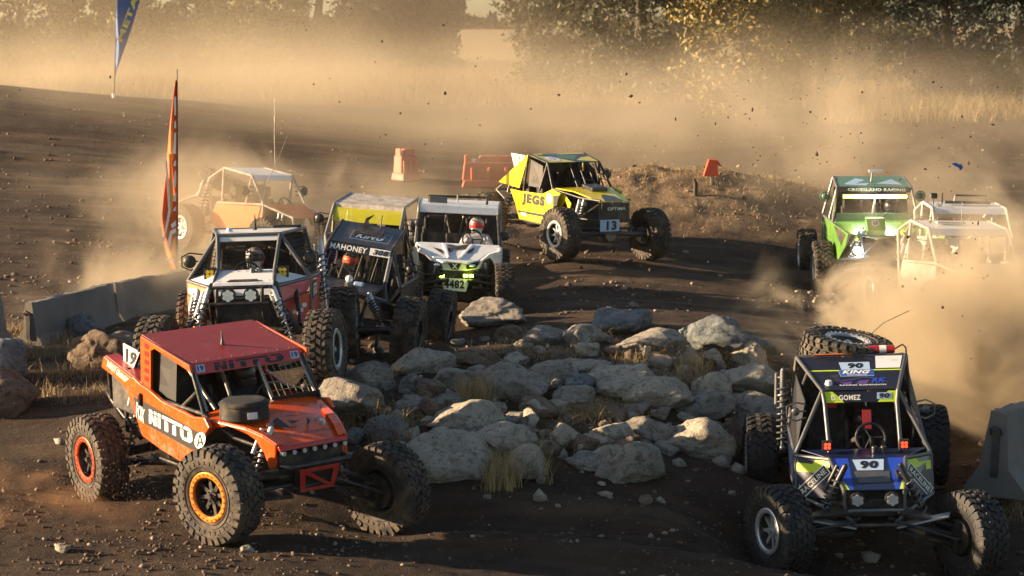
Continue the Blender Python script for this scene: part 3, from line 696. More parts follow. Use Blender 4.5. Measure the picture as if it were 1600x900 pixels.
# ---------------------------------------------------------------- a seated driver: one skinned body with five-fingered hands
def driver(rig, loc, label, suit='skin_suit', helm='black_paint', visor='alloy_dark', reach=(.42, .16, .42), s=1.0):
    V = []; E = []; RD = []
    def v(p, r): V.append(p); RD.append(r); return len(V)-1
    def e(a, b): E.append((a, b))
    pel = v((0, 0, .10), .15); sp = v((-.06, 0, .28), .135); ch = v((-.09, 0, .46), .155); nk = v((-.07, 0, .60), .058); hd = v((-.04, 0, .70), .085); ht = v((-.03, 0, .80), .075)
    e(pel, sp); e(sp, ch); e(ch, nk); e(nk, hd); e(hd, ht)
    for sd in (-1, 1):
        sh = v((-.08, sd*.19, .53), .068); el = v((.12, sd*.27, .33), .046); wr = v((reach[0]-.09, sd*reach[1]+sd*.02, reach[2]-.02), .030); pa = v((reach[0]-.03, sd*reach[1], reach[2]), .036)
        e(ch, sh); e(sh, el); e(el, wr); e(wr, pa)
        for k, (dy, ln) in enumerate(((-.027, .9), (-.009, 1.05), (.010, 1.0), (.028, .8))):
            bx, by, bz = reach[0]+.01, sd*reach[1], reach[2] + dy
            f1 = v((bx+.015, by - sd*.015, bz), .0105); f2 = v((bx+.045*ln, by - sd*.005, bz+.002), .0095); f3 = v((bx+.052*ln, by + sd*.024, bz), .0085)
            e(pa, f1); e(f1, f2); e(f2, f3)
        t1 = v((reach[0]-.02, sd*reach[1] - sd*.035, reach[2]+.02), .012); t2 = v((reach[0]+.012, sd*reach[1] - sd*.05, reach[2]+.045), .010); e(pa, t1); e(t1, t2)
        hp = v((.03, sd*.10, .08), .105); kn = v((.44, sd*.15, .20), .072); an = v((.74, sd*.12, -.06), .045); to = v((.86, sd*.12, -.03), .038)
        e(pel, hp); e(hp, kn); e(kn, an); e(an, to)
    me = bpy.data.meshes.new('person'); me.from_pydata(V, E, []); me.materials.append(M[suit])
    o = bpy.data.objects.new('person', me); COL.objects.link(o)
    o.modifiers.new('skin', 'SKIN'); sv = me.skin_vertices[0].data
    for i, r in enumerate(RD): sv[i].radius = (r, r)
    sv[0].use_root = True
    o.modifiers.new('s', 'SUBSURF').levels = 1; o.modifiers['s'].render_levels = 1
    o.matrix_world = rig.M @ Matrix.Translation(loc) @ Matrix.Scale(s, 4)
    tag(o, label, 'driver', 'helmeted drivers')
    h = MB(); c = Vector((-.02, 0, .745)); prof = []
    h.ball(c, .142, 20, 14, (1.08, .90, 1.0)); h.box(c + Vector((.095, 0, -.085)), (.13, .17, .085)); h.box(c + Vector((.10, 0, .085)), (.13, .19, .025))
    ho = h.build('helmet', M[helm], o, 60, bevel=.02)
    vz = MB(); vs = []; n = 12
    for j in range(5):
        for i in range(n+1):
            a = -1.15 + 2.3*i/n; z_ = -.045 + .10*j/4; rr = math.sqrt(max(.0, .150**2 - z_*z_)); vs.append(c + Vector((rr*1.08*math.cos(a), rr*.91*math.sin(a), z_)))
    vz.add(vs, [(j*(n+1)+i, j*(n+1)+i+1, (j+1)*(n+1)+i+1, (j+1)*(n+1)+i) for j in range(4) for i in range(n)])
    vz.build('visor', M[visor], ho, 80)
    return o

# ================================================================ orange buggy 19
r = Rig('orange', 'race_buggy', 'orange buggy with dark red roof and number 19, sliding past the nearest rocks')
P, Q = r.P, r.Q
r.wheels('alloy_dark', tyre='dusty', colors=('ring_orange', 'alloy', 'ring_red', 'ring_orange')); underbody(r, 'ifs', 'black_metal')
SY = -.74
rf = MB(); rR, rF = Vector((-.83, .69, 1.83)), Vector((.29, .67, 1.67))
m2 = lambda p: Vector((p[0], -p[1], p[2]))
roof = r.panel('roof', [rR, m2(rR), m2(rF), rF], 'red_roof', .02)
rv = MB()
for i in range(9):
    t = i/8; rv.ball(rR.lerp(rF, .06+.9*t) + Vector((0, -.05, .010)), .006, 6, 4); rv.ball(m2(rR).lerp(m2(rF), .06+.9*t) + Vector((0, .05, .010)), .006, 6, 4)
for i in range(9): rv.ball(m2(rF).lerp(rF, .08+.84*i/8) + Vector((-.05, 0, .02)), .008, 6, 4)
r.part(rv, 'roof_fasteners', 'grey_tube', roof)
r.part(MB().tube([(-.15, -.05, 1.75), (-.15, -.05, 1.80), (-.17, -.05, 1.90)], [.028, .016, .004], 8), 'antenna', 'black_metal', roof)
vq = [Vector((.35, -.68, 1.565)), Vector((.35, .68, 1.565)), Vector((.30, .675, 1.675)), Vector((.30, -.675, 1.675))]
vis = r.panel('visor_panel', vq, 'red_paint', .012)
polys_on(vis, TYRE_WORD, vq, 'letter_black', .009, (.20, .12, .82, .86), 'lettering')
for u in (.04, .885):
    polys_on(vis, [RC(0, 0, 1, 1)], vq, 'sky_blue', .009, (u, .18, u+.075, .88), 'number_plate'); lettering(vis, '19', vq, 'letter_black', .03, 0, .012, (u+.012, .30, u+.063, .78), 'numerals')
# side: rear pillar with the window cut out, rail over the door, body below
for s in (1, -1):
    fl = (lambda L_: L_) if s == 1 else (lambda L_: [m2(p) for p in L_])
    ps = [(221, 525), (297, 571), (300, 583), (292, 577), (243, 545), (237, 548), (237, 610), (222, 601)]
    r.part(MB().sheet(fl(Q(ps, 'y', SY+.03)), .03), 'side_frame', 'orange', bevel=.006)
    belt = [(222, 600), (237, 610), (255, 626), (305, 651), (322, 652), (330, 668), (322, 680), (308, 700), (306, 716), (285, 721), (255, 703), (225, 681), (212, 641), (200, 608), (193, 598), (210, 588)]
    bd = r.part(MB().sheet(fl(Q(belt, 'y', SY)), .05), 'side_panel', 'orange', bevel=.012)
    bed = r.part(MB().sheet(fl(Q([(165, 556), (222, 600), (213, 612), (200, 608), (186, 593), (161, 573)], 'y', SY+.01)), .05), 'bed_rail', 'orange', bevel=.012)
    r.part(MB().sheet(fl([P(165, 556, 'y', SY), P(222, 600, 'y', SY), P(222, 600, 'y', SY)+Vector((0, .16, 0)), P(165, 556, 'y', SY)+Vector((0, .16, 0))]), .02), 'bed_cap', 'red_paint', bevel=.006)
    if s == 1:
        blk = Q([(208, 620), (222, 626), (305, 673), (322, 679), (322, 685), (309, 701), (300, 703), (228, 663), (217, 655)], 'y', SY-.029)
        st = r.part(MB().sheet(blk, .003), 'door_sticker', 'letter_black')
        polys_on(st, TYRE_WORD, Q([(233, 661), (301, 694), (300, 671), (233, 639)], 'y', SY-.031), 'letter_white', .002, name='lettering')
        cq = Q([(304, 703), (321, 698), (321, 673), (304, 678)], 'y', SY-.032)
        polys_on(st, [disc()], cq, 'letter_white', .001, name='emblem'); polys_on(st, [[(.2, .15), (.34, .12), (.55, .86), (.45, .9)], [(.47, .9), (.57, .86), (.84, .2), (.7, .1)], RC(.3, .3, .72, .40)], cq, 'letter_black', .003, name='emblem')
        lettering(st, 'FOX', Q([(213, 652), (226, 663), (226, 640), (212, 626)], 'y', SY-.031), 'letter_white', .03, .3, .002)
        lettering(bed, 'RANDY GRANGER', Q([(167, 572), (200, 601), (202, 592), (169, 563)], 'y', SY-.018), 'letter_white', .02, 0, .002)
        fr_ = MB()
        for k, yy in enumerate((537, 549, 562, 575, 588)): fr_.sheet(Q([(226, yy+6), (232, yy+9), (232, yy+2), (226, yy-1)], 'y', SY+.012), .002)
        r.part(fr_, 'sponsor_stickers', 'red_al', bd)
        r.part(MB().box(P(219, 624, 'y', SY-.04), (.05, .05, .14)), 'door_latch', 'black_metal', bd, bevel=.01)
# fenders
npl = Vector((.32, 1.15, 0)).normalized(); fp = (Vector((.5, SY, 1)), Vector((-.33, 1.15, 0)))
for s in (1, -1):
    fen = Q([(316, 652), (345, 660), (385, 670), (412, 682), (432, 696), (432, 731), (422, 733), (414, 708), (401, 688), (381, 673), (356, 666), (338, 669), (324, 681)], 'pl', fp)
    if s == -1: fen = [m2(p) for p in fen]
    b = MB().sheet(fen, .03)
    inn = [p + Vector((0, .09*(1 if s == 1 else -1), -.01)) for p in fen[:5]]
    for a in range(4): b.sheet([fen[a], fen[a+1], inn[a+1], inn[a]], .025)
    r.part(b, 'fender', 'orange', bevel=.01)
# hood
cw, hf = Vector((.60, .70, 1.19)), Vector((1.64, .41, 1.0))
h = MB(); nx = 8; vs = []; 
for i in range(nx+1):
    t = i/nx
    for j in range(9):
        u = -1 + 2*j/8; p = cw.lerp(hf, t); zc = .05*(1-abs(u)**3)*(1-.3*t) - (.05*t**6)
        vs.append((p.x + (.05*(1-u*u) if i == nx else 0), p.y*u, p.z + zc))
k = len(vs); vs2 = [(x, y, z-.02) for x, y, z in vs]; fs = []
for i in range(nx):
    for j in range(8): a = i*9+j; fs.append((a, a+9, a+10, a+1)); fs.append((a+k, a+1+k, a+10+k, a+9+k))
for j in range(8): a = nx*9+j; fs.append((a, a+k, a+1+k, a+1)); fs.append((j, j+1, j+1+k, j+k))
for i in range(nx): a = i*9; fs.append((a, a+k, a+9+k, a+9)); a = i*9+8; fs.append((a, a+9, a+9+k, a+k))
h.add(vs, fs); hood = r.part(h, 'hood', 'orange', smooth=30)
nose = [Vector((1.66, -.42, 1.0)), Vector((1.70, .42, 1.0)), Vector((1.72, .41, .93)), Vector((1.68, -.41, .93))]
r.part(MB().sheet([(1.66, -.41, 1.0), (1.66, .41, 1.0), (1.69, .40, .955), (1.69, -.40, .955)], .03), 'hood_lip', 'red_paint', hood, bevel=.008)
hq = [Vector((1.58, -.34, 1.05)), Vector((1.58, .34, 1.05)), Vector((1.02, .38, 1.155)), Vector((1.02, -.38, 1.155))]
polys_on(hood, [[(.5+.5*math.cos(a), .5+.5*math.sin(a)) for a in [math.radians(t) for t in range(115, 250, 9)]], [(.5+.5*math.cos(a), .5+.5*math.sin(a)) for a in [math.radians(t) for t in range(-60, 20, 8)]], [(.5+.5*math.cos(a), .5+.5*math.sin(a)) for a in [math.radians(t) for t in range(38, 95, 8)]], [(.42, .3), (.42, .62), (.72, .46)]], hq, 'letter_black', .030, (.20, .28, .76, .86), 'emblem')
lettering(hood, 'ALLOY ORIGINALS', hq, 'letter_black', .02, 0, .008, (.16, .04, .92, .16))
for u in (.12, .9): r.part(MB().cyl(quad_map(hq, u, .62, .0, quad_n(hq)), quad_map(hq, u, .62, .03, quad_n(hq)), .022, 10), 'hood_pin', 'alloy', hood)
# nose: row of small lamps, dark grille, bumper bar, skid with cut-out
g = MB().sheet([(1.62, -.38, .95), (1.62, .38, .95), (1.56, .34, .62), (1.56, -.34, .62)], .03); r.part(g, 'grille', 'dark_panel')
for j in range(7):
    y = -.36 + .72*j/6; l = r.part(MB().cyl((1.63, y, .93), (1.70, y, .93), .030, 12), 'nose_lamp', 'black_metal'); r.part(MB().cyl((1.70, y, .93), (1.712, y, .93), .024, 12), 'lens', 'clear_lens', l)
r.tubes('front_bumper', [[(1.55, -.40, .78), (1.80, -.36, .80), (1.80, .36, .80), (1.55, .40, .78)], [(1.78, -.26, .80), (1.70, -.22, .56)], [(1.78, .26, .80), (1.70, .22, .56)], [(1.70, -.22, .56), (1.70, .22, .56)]], .028, 'black_metal')
sk = MB()
for a_, b_ in (((1.77, -.23, .76), (1.77, .23, .76)), ((1.70, -.19, .53), (1.70, .19, .53))): pass
skq = [Vector((1.72, -.20, .50)), Vector((1.72, .20, .50)), Vector((1.80, .24, .76)), Vector((1.80, -.24, .76))]
for po in (RC(0, 0, 1, .14), RC(0, .84, 1, 1), RC(0, .14, .14, .84), RC(.86, .14, 1, .84), [(.14, .84), (.24, .84), (.86, .2), (.86, .14), (.78, .14), (.14, .76)]): sk.sheet([quad_map(skq, u, v, 0, quad_n(skq)) for u, v in po], .014)
r.part(sk, 'skid_bracket', 'red_paint', bevel=.003)
r.part(MB().sheet([quad_map(skq, u, v, -.02, quad_n(skq)) for u, v in RC(.1, .1, .9, .9)], .01), 'radiator_screen', 'alloy_dark')
# cage
A1, A0 = Vector((.31, .665, 1.63)), Vector((.62, .70, 1.20))
r.tubes('roll_cage', [[A1, A0, (.95, .52, .98), (1.6, .38, .92)], [(.30, .66, 1.62), (-.82, .67, 1.80), (-.86, .66, 1.2), (-.86, .6, .5)], [(-.82, .67, 1.80), (-1.5, .5, 1.25), (-1.75, .45, .95)], [A0, (-.80, .68, 1.16)], [A0, (.62, .62, .5), (-.86, .6, .45)], [(.45, .66, 1.42), (.10, .69, 1.18)]], .024, 'black_metal', True)
r.tubes('windscreen_bars', [[(.31, -.64, 1.60), (.62, -.66, 1.22)], [(.31, .64, 1.60), (.62, .66, 1.22)], [(.33, .12, 1.60), (.66, .12, 1.20)], [(-.75, .1, 1.75), (.64, -.35, 1.22)], [(-.1, -.6, 1.7), (.5, -.5, 1.2)]], .020, 'bare_tube')
grid_net(r, [(.64, .14, 1.24), (.64, .66, 1.24), (.34, .64, 1.56), (.34, .14, 1.56)], 7, 4, 'net_tan', .004)
r.panel('cowl_panel', [(.60, .1, 1.20), (.60, .69, 1.20), (.66, .69, 1.27), (.66, .1, 1.27)], 'black_metal', .015)
r.panel('dash', [(.45, -.6, 1.14), (.45, .6, 1.14), (.40, .6, .85), (.40, -.6, .85)], 'dark_panel', .03)
r.panel('window_screen', [m2((-.76, .64, 1.22)), m2((-.1, .66, 1.20)), m2((-.1, .63, 1.62)), m2((-.74, .63, 1.70))], 'letter_black', .006)
r.panel('rear_wall', [(-.86, -.62, .6), (-.86, .62, .6), (-.86, .62, 1.76), (-.86, -.62, 1.76)], 'letter_black', .012)
seat(r, -.35, .32, .55); seat(r, -.35, -.32, .55); steering(r, .22, .32, 1.16)
driver(r, (-.38, .32, .60), 'driver in a black helmet behind the net of the orange buggy', reach=(.52, .16, .52))
drum = MB().cyl((.88, -.36, 1.17), (.88, -.36, 1.33), .265, 32, .255); drum.cyl((.88, -.36, 1.33), (.88, -.36, 1.36), .26, 32, .22); drum.ring((.88, -.36, 1.32), (0, 0, 1), .262, .010, 32, 6)
dr = r.part(drum, 'gear_bag', 'dark', smooth=40, bevel=.006)
dq = [Vector((1.135, -.46, 1.20)), Vector((1.16, -.36, 1.20)), Vector((1.157, -.36, 1.27)), Vector((1.13, -.46, 1.27))]
polys_on(dr, [RC(0, 0, 1, 1)], dq, 'white_sticker', .01, name='label_patch', th=.004)
# bed box, rear frame and number board
b = MB().box((-1.38, 0, 1.10), (.75, 1.30, .50)); r.part(b, 'fuel_cell', 'dark_panel', bevel=.02)
r.tubes('rear_frame', [[(-1.80, .66, 1.36), (-1.84, .62, .92), (-1.72, .55, .70)], [(-1.84, .62, .92), (-1.98, .60, .98), (-2.12, .50, .98)], [(-1.84, .62, .92), (-1.10, .62, .60)], [(-1.80, .66, 1.36), (-1.2, .68, 1.38)], [(-1.5, .6, 1.3), (-1.45, .62, .62)]], .026, 'black_metal', True)
r.tubes('rear_cross_bar', [[(-2.12, -.50, .98), (-2.12, .50, .98)]], .028, 'black_metal')
nq = Q([(194, 570), (208, 578), (219, 550), (193, 536)], 'y', -.62)
nb = r.part(MB().sheet(nq, .012), 'number_board', 'white_sticker'); nq2 = Q([(197, 566), (208, 572), (215, 553), (197, 543)], 'y', -.63)
lettering(nb, '19', nq2, 'letter_black', .03, 0, .006, name='numerals')
inst('spare_rim', RIM['alloy_dark'], r.root, (-1.3, .1, 1.42), (R_(90), 0, 0))

# ================================================================ blue buggy 90
r = Rig('blue', 'race_buggy', 'navy blue and lime open-cage buggy with number 90 and a spare tyre on its roof')
P, Q = r.P, r.Q
r.wheels('alloy', 'alloy', 'clean', cam=(4, -4, 2, -2)); underbody(r, 'ifs', 'black_metal', spring='grey_tube', shock='black_metal')
rR, rF, vF = Vector((-.71, .64, 1.87)), Vector((.13, .43, 1.675)), Vector((.20, .41, 1.55)); bl, nT, nB, sB = Vector((.40, .76, .99)), Vector((.80, .42, 1.06)), Vector((1.40, .33, .88)), Vector((.57, .76, .57))
rm = rR.lerp(rF, .45)
roof = r.panel('roof', [m2(rR), m2(rF), rF, rR], 'blue_roof', .016)
q_roof = [m2(rF), rF, rR, m2(rR)]
vq = [m2(vF), vF, rF + Vector((.01, 0, -.01)), m2(rF) + Vector((.01, 0, -.01))]
vp = r.panel('visor_panel', vq, 'blue_roof', .012)
for s in (0, 1):
    po = [[(0, 0), (.27, 0), (.20, .55), (.13, 1.0), (0, 1)]]
    if s: po = [[(1-u, v) for u, v in po[0]][::-1]]
    polys_on(vp, po, vq, 'lime', .008, name='lime_flash')
lettering(vp, 'D. GOMEZ', vq, 'letter_white', .03, 0, .011, (.10, .20, .50, .68))
b90 = polys_on(vp, [RC(0, 0, 1, 1)], vq, 'sky_blue', .011, (.72, .26, .92, .84), 'number_plate'); lettering(vp, '90', vq, 'letter_black', .05, .15, .014, (.75, .32, .89, .78), 'numerals')
polys_on(roof, [RC(0, 0, 1, 1)], q_roof, 'sky_blue', .010, (.36, .58, .66, .80), 'number_plate'); lettering(roof, '90', q_roof, 'letter_black', .05, .15, .013, (.44, .61, .59, .77), 'numerals')
polys_on(roof, [RC(0, 0, 1, 1)], q_roof, 'sky_blue', .010, (.32, .385, .70, .57), 'sponsor_plate'); polys_on(roof, [RC(.015, .06, .985, .94)], q_roof, 'letter_blue', .012, (.32, .385, .70, .57), 'sponsor_plate')
lettering(roof, 'KING', q_roof, 'letter_white', .04, .4, .015, (.35, .45, .66, .55)); lettering(roof, 'SHOCK TECHNOLOGY', q_roof, 'letter_white', .01, 0, .015, (.40, .40, .62, .43))
polys_on(roof, [RC(0, 0, 1, 1)], q_roof, 'white_paint', .014, (.72, .60, .97, .96), 'roof_patch', .004)
polys_on(roof, [RC(0, 0, .34, 1), RC(.70, .0, 1, 1)], q_roof, 'lime', .010, (0, .545, 1, .575), 'lime_stripe')
polys_on(roof, [[(0, .1), (.18, .6), (.36, .72), (.55, 1), (.78, .82), (1, .3), (.99, .24), (.78, .74), (.55, .92), (.36, .62), (.18, .5), (.02, .06)], [(.05, 0), (.12, .3), (.34, .42), (.28, 0)], [(.38, 0), (.46, .5), (.66, .58), (.60, .1)]], q_roof, 'purple', .012, (.22, .14, .86, .36), 'emblem')
lettering(roof, 'RK', q_roof, 'royal', .05, .3, .014, (.66, .18, .84, .32)); lettering(roof, 'RACING SUSPENSION', q_roof, 'letter_white', .01, 0, .014, (.26, .105, .84, .14))
r.part(MB().cyl((-.02, -.34, 1.70), (-.02, -.34, 1.76), .05, 16, .035), 'gps_puck', 'white_paint', roof, bevel=.006)
# cage
r.tubes('roll_cage', [[rR, rm, rF, bl + Vector((-.02, 0, .02))], [rF, vF, (.60, .40, 1.08)], [rR, (-.78, .72, 1.1), (-.75, .70, .5)], [bl, (-.78, .74, 1.05)], [bl, nT], [bl, sB, (-.75, .72, .5)], [rR, (-1.45, .45, 1.2), (-1.6, .4, .7)], [rm, (-.76, .72, 1.1)], [nT, nB, (1.42, .31, .60), (.6, .36, .42)], [sB, (1.42, .31, .60)]], .025, 'grey_tube', True)
r.tubes('roof_bar', [[rR, m2(rR)], [(-.95, -.42, 1.72), (-.95, .42, 1.72)]], .026, 'grey_tube'); r.tubes('antenna', [[(-1.0, .12, 1.8), (-1.0, .2, 2.0), (-1.0, .42, 2.2), (-1.0, .72, 2.34)]], .004, 'black_metal')
r.tubes('orange_strap', [[(-.69, -.45, 1.90), (-.69, .05, 1.905)]], .010, 'orange_dull')
# nose
nq = [m2(nB), nB, nT, m2(nT)]
no = r.panel('nose_panel', nq, 'navy', .016, bevel=.008)
for po in ([(0, 0), (.16, 0), (.24, 1), (0, 1)], [(1, 0), (1, 1), (.76, 1), (.84, 0)]): polys_on(no, [po], nq, 'royal', .010, name='blue_flash')
polys_on(no, [[(-.0, 0), (.09, 0), (.02, .50)], [(1, 0), (.98, .50), (.91, 0)]], nq, 'lime', .013, name='lime_flash')
polys_on(no, [[(.05, 0), (.95, 0), (1, 1), (0, 1)]], nq, 'sky_blue', .012, (.29, .60, .71, .95), 'number_plate'); lettering(no, '90', nq, 'letter_black', .05, .15, .016, (.38, .65, .62, .90), 'numerals')
polys_on(no, [RC(0, 0, 1, 1)], nq, 'grey_tube', .013, (.27, .20, .77, .56), 'nose_vent', .006)
r.panel('dash_deck', [(.80, -.42, 1.065), (.80, .42, 1.065), (.42, .70, 1.06), (.42, -.70, 1.06)], 'navy', .014)
r.panel('rear_wall', [(-.72, -.66, .5), (-.72, .66, .5), (-.72, .62, 1.80), (-.72, -.62, 1.80)], 'dark_panel', .012)
for s in (-1, 1): r.panel('rear_side_panel', [(-.74, s*.70, .55), (-1.55, s*.45, .70), (-1.45, s*.47, 1.25), (-.74, s*.66, 1.80)], 'letter_black', .012); r.panel('cockpit_side', [(-.70, s*.73, 1.05), (.36, s*.75, 1.02), (-.10, s*.60, 1.50), (-.60, s*.66, 1.70)], 'letter_black', .008)
cn = MB()
for y in (.10, .20): cn.cyl((.62, y, 1.07), (.62, y, 1.15), .036, 14)
r.part(cn, 'fluid_reservoir', 'alloy_dark', bevel=.006)
for s in (1, -1):
    k = (lambda p: Vector(p)) if s == 1 else (lambda p: m2(Vector(p)))
    a = [k(sB), k((1.0, .42, .66)), k(nT), k(bl)]
    if s == -1: q = [a[0], a[1], a[2], a[3]]
    else: q = [a[1], a[0], a[3], a[2]]
    sp = r.part(MB().sheet(q, .012), 'side_panel', 'navy', bevel=.004)
    nn = quad_n([Vector(x) for x in q])
    lf = .009 if nn.x > 0 else -.009; sg = 1 if nn.x > 0 else -1
    polys_on(sp, [[(0, .62), (.55, .62), (1, .80), (1, 1), (.62, .98), (.5, .84), (0, .84)] if s == -1 else [(1, .62), (1, .84), (.5, .84), (.38, .98), (0, 1), (0, .80), (.45, .62)], [(.08, .0), (.3, .0), (.3, .12), (.08, .30)] if s == -1 else [(.7, 0), (.92, 0), (.92, .3), (.7, .12)]], q, 'lime', lf, name='lime_flash')
    lq = ([(.20, -.06), (1.04, .66), (.86, .88), (.0, .14)] if s == -1 else [(-.04, .66), (.80, -.06), (1.0, .14), (.14, .88)])
    Lq = [quad_map([Vector(x) for x in q], u, v, lf*1.5, nn) for u, v in lq]
    pl = r.part(MB().sheet([p for p in Lq], .003), 'sponsor_plate', 'letter_white', sp)
    inn = [quad_map(Lq, u, v, 0, nn) for u, v in RC(.03, .10, .97, .90)]
    if quad_n(inn).x < 0: inn = inn
    polys_on(pl, [RC(0, 0, 1, 1)], inn, 'letter_black', .003*(1 if quad_n(inn).x > 0 else -1), name='plate_field')
    lettering(pl, 'RACELINE', inn, 'letter_white', .02, 0, .005*(1 if quad_n(inn).x > 0 else -1), (.05, .2, .95, .8))
    r.part(MB().sheet([k((.40, .77, .97)), k((-.74, .75, 1.03)), k((-.74, .73, .52)), k((.55, .77, .56))], .012), 'door_panel', 'navy', bevel=.004)
for s in (-1, 1):
    pod_light(r, (1.42, s*.19, .78), 'clear_lens', .085); pod_light(r, (.62, s*.43, 1.17), 'red_lens', .055, square=True, name='warning_light'); mirror_arm(r, (.16, s*.62, 1.45), s, .12, .05, 'grey_tube')
r.tubes('front_bumper', [[(1.44, -.31, .62), (1.5, -.30, .68), (1.5, .30, .68), (1.44, .31, .62)], [(1.42, -.31, .60), (1.46, -.2, .50), (1.46, .2, .50), (1.42, .31, .60)]], .024, 'grey_tube')
bp_ = MB(); bp_.box((1.2, 0, .66), (.3, .5, .2)); r.part(bp_, 'radiator', 'dark_panel', bevel=.01)
for s in (-1, 1):
    ap = r.panel('arm_plate', [(1.46, s*.18, .50), (1.30, s*.84, .58), (1.46, s*.80, .58), (1.58, s*.22, .50)], 'alloy', .02)
coilover(r, (-.72, -.80, 1.72), (-.60, -.83, .80), 'grey_tube', 'grey_tube', .048)
sw = wheel(r.root, (-1.22, .0, 1.80), 1, rim='alloy', tyre='dusty', s=1.1); sw.rotation_euler = (R_(78), 0, R_(90)) if False else (R_(80), R_(0), R_(0)); sw.name = 'spare_wheel'
ex = MB().cyl((-.80, .22, 1.925), (-.80, .52, 1.925), .046, 18); ex.ball((-.80, .22, 1.925), .046, 14, 8); r.part(ex, 'fire_extinguisher', 'red_al', smooth=40)
r.part(MB().cyl((-.80, .34, 1.925), (-.80, .42, 1.925), .048, 18), 'bottle_label', 'white_sticker'); r.tubes('extinguisher_hose', [[(-.80, .52, 1.925), (-.84, .62, 1.97), (-.84, .66, 1.93), (-.80, .66, 1.86)]], .010, 'black_metal')
r.tubes('spare_rack', [[(-.72, -.60, 1.88), (-1.5, -.5, 1.65)], [(-.72, .60, 1.88), (-1.5, .5, 1.65)]], .022, 'grey_tube')
seat(r, -.25, .30, .50); seat(r, -.25, -.32, .50); steering(r, .30, .10, 1.16)
r.part(MB().box((-.05, .10, 1.28), (.03, .10, .22), Matrix.Rotation(-.3, 3, 'Y')), 'harness', 'red_al'); r.part(MB().box((-.2, -.3, 1.42), (.03, .14, .06)), 'harness', 'red_al')
driver(r, (-.34, .10, .46), 'dark-suited driver inside the blue buggy behind its steering wheel', reach=(.58, .15, .66))

# ================================================================ white and red buggy
r = Rig('white', 'race_buggy', 'white-roofed red and orange buggy with two yellow lamps climbing the left rocks')
P, Q = r.P, r.Q
r.wheels('alloy', 'alloy', 'dusty', cam=(0, 0, 0, 0)); underbody(r, 'solid', 'grey_tube', spring='grey_tube')
rF, hd, rR, cw, hF = Vector((.36, .40, 1.72)), Vector((.40, .385, 1.64)), Vector((-.70, .60, 1.77)), Vector((.66, .37, 1.28)), Vector((1.04, .38, 1.13))
roof = r.panel('roof', [m2(rR), m2(rF), rF, rR], 'white_paint', .02); r.panel('visor_panel', [m2(rF), m2(hd), hd, rF], 'white_paint', .014)
r.part(MB().cyl((-.0, -.30, 1.76), (-.0, -.30, 1.81), .05, 16, .03), 'gps_puck', 'sky_blue', roof); r.part(MB().tube([(-.1, .02, 1.77), (-.1, .02, 1.84), (-.14, .02, 1.98)], [.03, .018, .004], 8), 'antenna_base', 'black_metal', roof)
r.tubes('antenna', [[(-.5, .05, 1.8), (-.5, .12, 2.3), (-.5, .45, 3.0)]], .004, 'black_metal')
r.tubes('light_bar_mount', [[(-.45, .22, 1.80), (-.45, .58, 1.80)]], .02, 'black_metal')
oA = P(497, 436, 'y', .80); oF = Vector((.62, .52, 1.22))
r.tubes('roll_cage', [[rF, (.70, .36, 1.30), (1.02, .38, 1.12)], [rF, (.48, .78, 1.16)], [rF, rR, (-.74, .74, 1.15), (-.74, .72, .5)], [(.48, .78, 1.16), (-.74, .78, 1.16)], [(.48, .78, 1.16), (.52, .76, .62), (-.74, .72, .5)], [(.48, .78, 1.16), (1.04, .40, 1.08)], [rR, (-1.5, .45, 1.1)]], .026, 'grey_tube', True)
r.tubes('roof_bar', [[m2(rR), rR]], .026, 'grey_tube'); r.tubes('roof_bar', [[m2(rF), rF]], .026, 'grey_tube')
hood = r.panel('hood', [m2(cw), m2(hF), hF, cw], 'white_paint', .02, bevel=.01)
r.panel('hood_front', [m2(hF), (1.12, -.36, .98), (1.12, .36, .98), hF], 'white_paint', .02)
rv = MB()
for i in range(7): rv.ball(m2(cw).lerp(cw, .08+.14*i) + Vector((.05, 0, -.008)), .009, 6, 4); rv.ball(m2(hF).lerp(hF, .08+.14*i) + Vector((-.05, 0, .03)), .009, 6, 4)
r.part(rv, 'hood_fasteners', 'grey_tube', hood); r.part(MB().sheet([(1.02, -.2, 1.155), (1.02, .2, 1.155), (.98, .17, 1.175), (.98, -.17, 1.175)], .014), 'hood_scoop', 'dark_panel', hood)
for y in (.08, .17): r.part(MB().cyl((.74, y, 1.25), (.74, y, 1.31), .035, 14), 'fluid_reservoir', 'grey_tube')
for s in (-1, 1):
    k = (lambda p: Vector(p)) if s == 1 else (lambda p: m2(Vector(p)))
    r.part(MB().sheet([k((1.02, .40, 1.10)), k((.50, .78, 1.14)), k((.62, .76, 1.0)), k((.98, .46, .88))], .012), 'front_corner', 'red_paint' if s > 0 else 'orange_dull')
    r.part(MB().sheet([k((.66, .38, 1.27)), k((1.02, .40, 1.12)), k((.50, .78, 1.16))], .012), 'fender_top', 'white_paint')
    r.part(MB().sheet([k((.60, .775, 1.0)), k((.98, .47, .88)), k((.80, .60, .58))], .012), 'front_corner', 'dark_panel')
    dp = r.part(MB().sheet([k((.49, .79, 1.13)), k((-.74, .79, 1.15)), k((-.74, .73, .52)), k((.52, .77, .60))], .014), 'door_panel', 'red_paint' if s > 0 else 'orange_dull')
    r.part(MB().sheet([k((.99, .48, .86)), k((.62, .77, .98)), k((.60, .76, .60)), k((.72, .66, .56))], .010), 'front_corner', 'red_paint' if s > 0 else 'orange_dull')
    st = r.part(MB().sheet([k((.485, .803, 1.10)), k((.0, .803, 1.11)), k((.0, .795, .90)), k((.50, .795, .88))], .004), 'sponsor_plate', 'letter_black', dp)
    tq = [k((.46, .808, .92)), k((.04, .808, .93)), k((.04, .812, 1.08)), k((.46, .812, 1.07))]
    if s < 0: tq = [tq[1], tq[0], tq[3], tq[2]]
    polys_on(st, TYRE_WORD, tq, 'letter_white', .003, name='lettering')
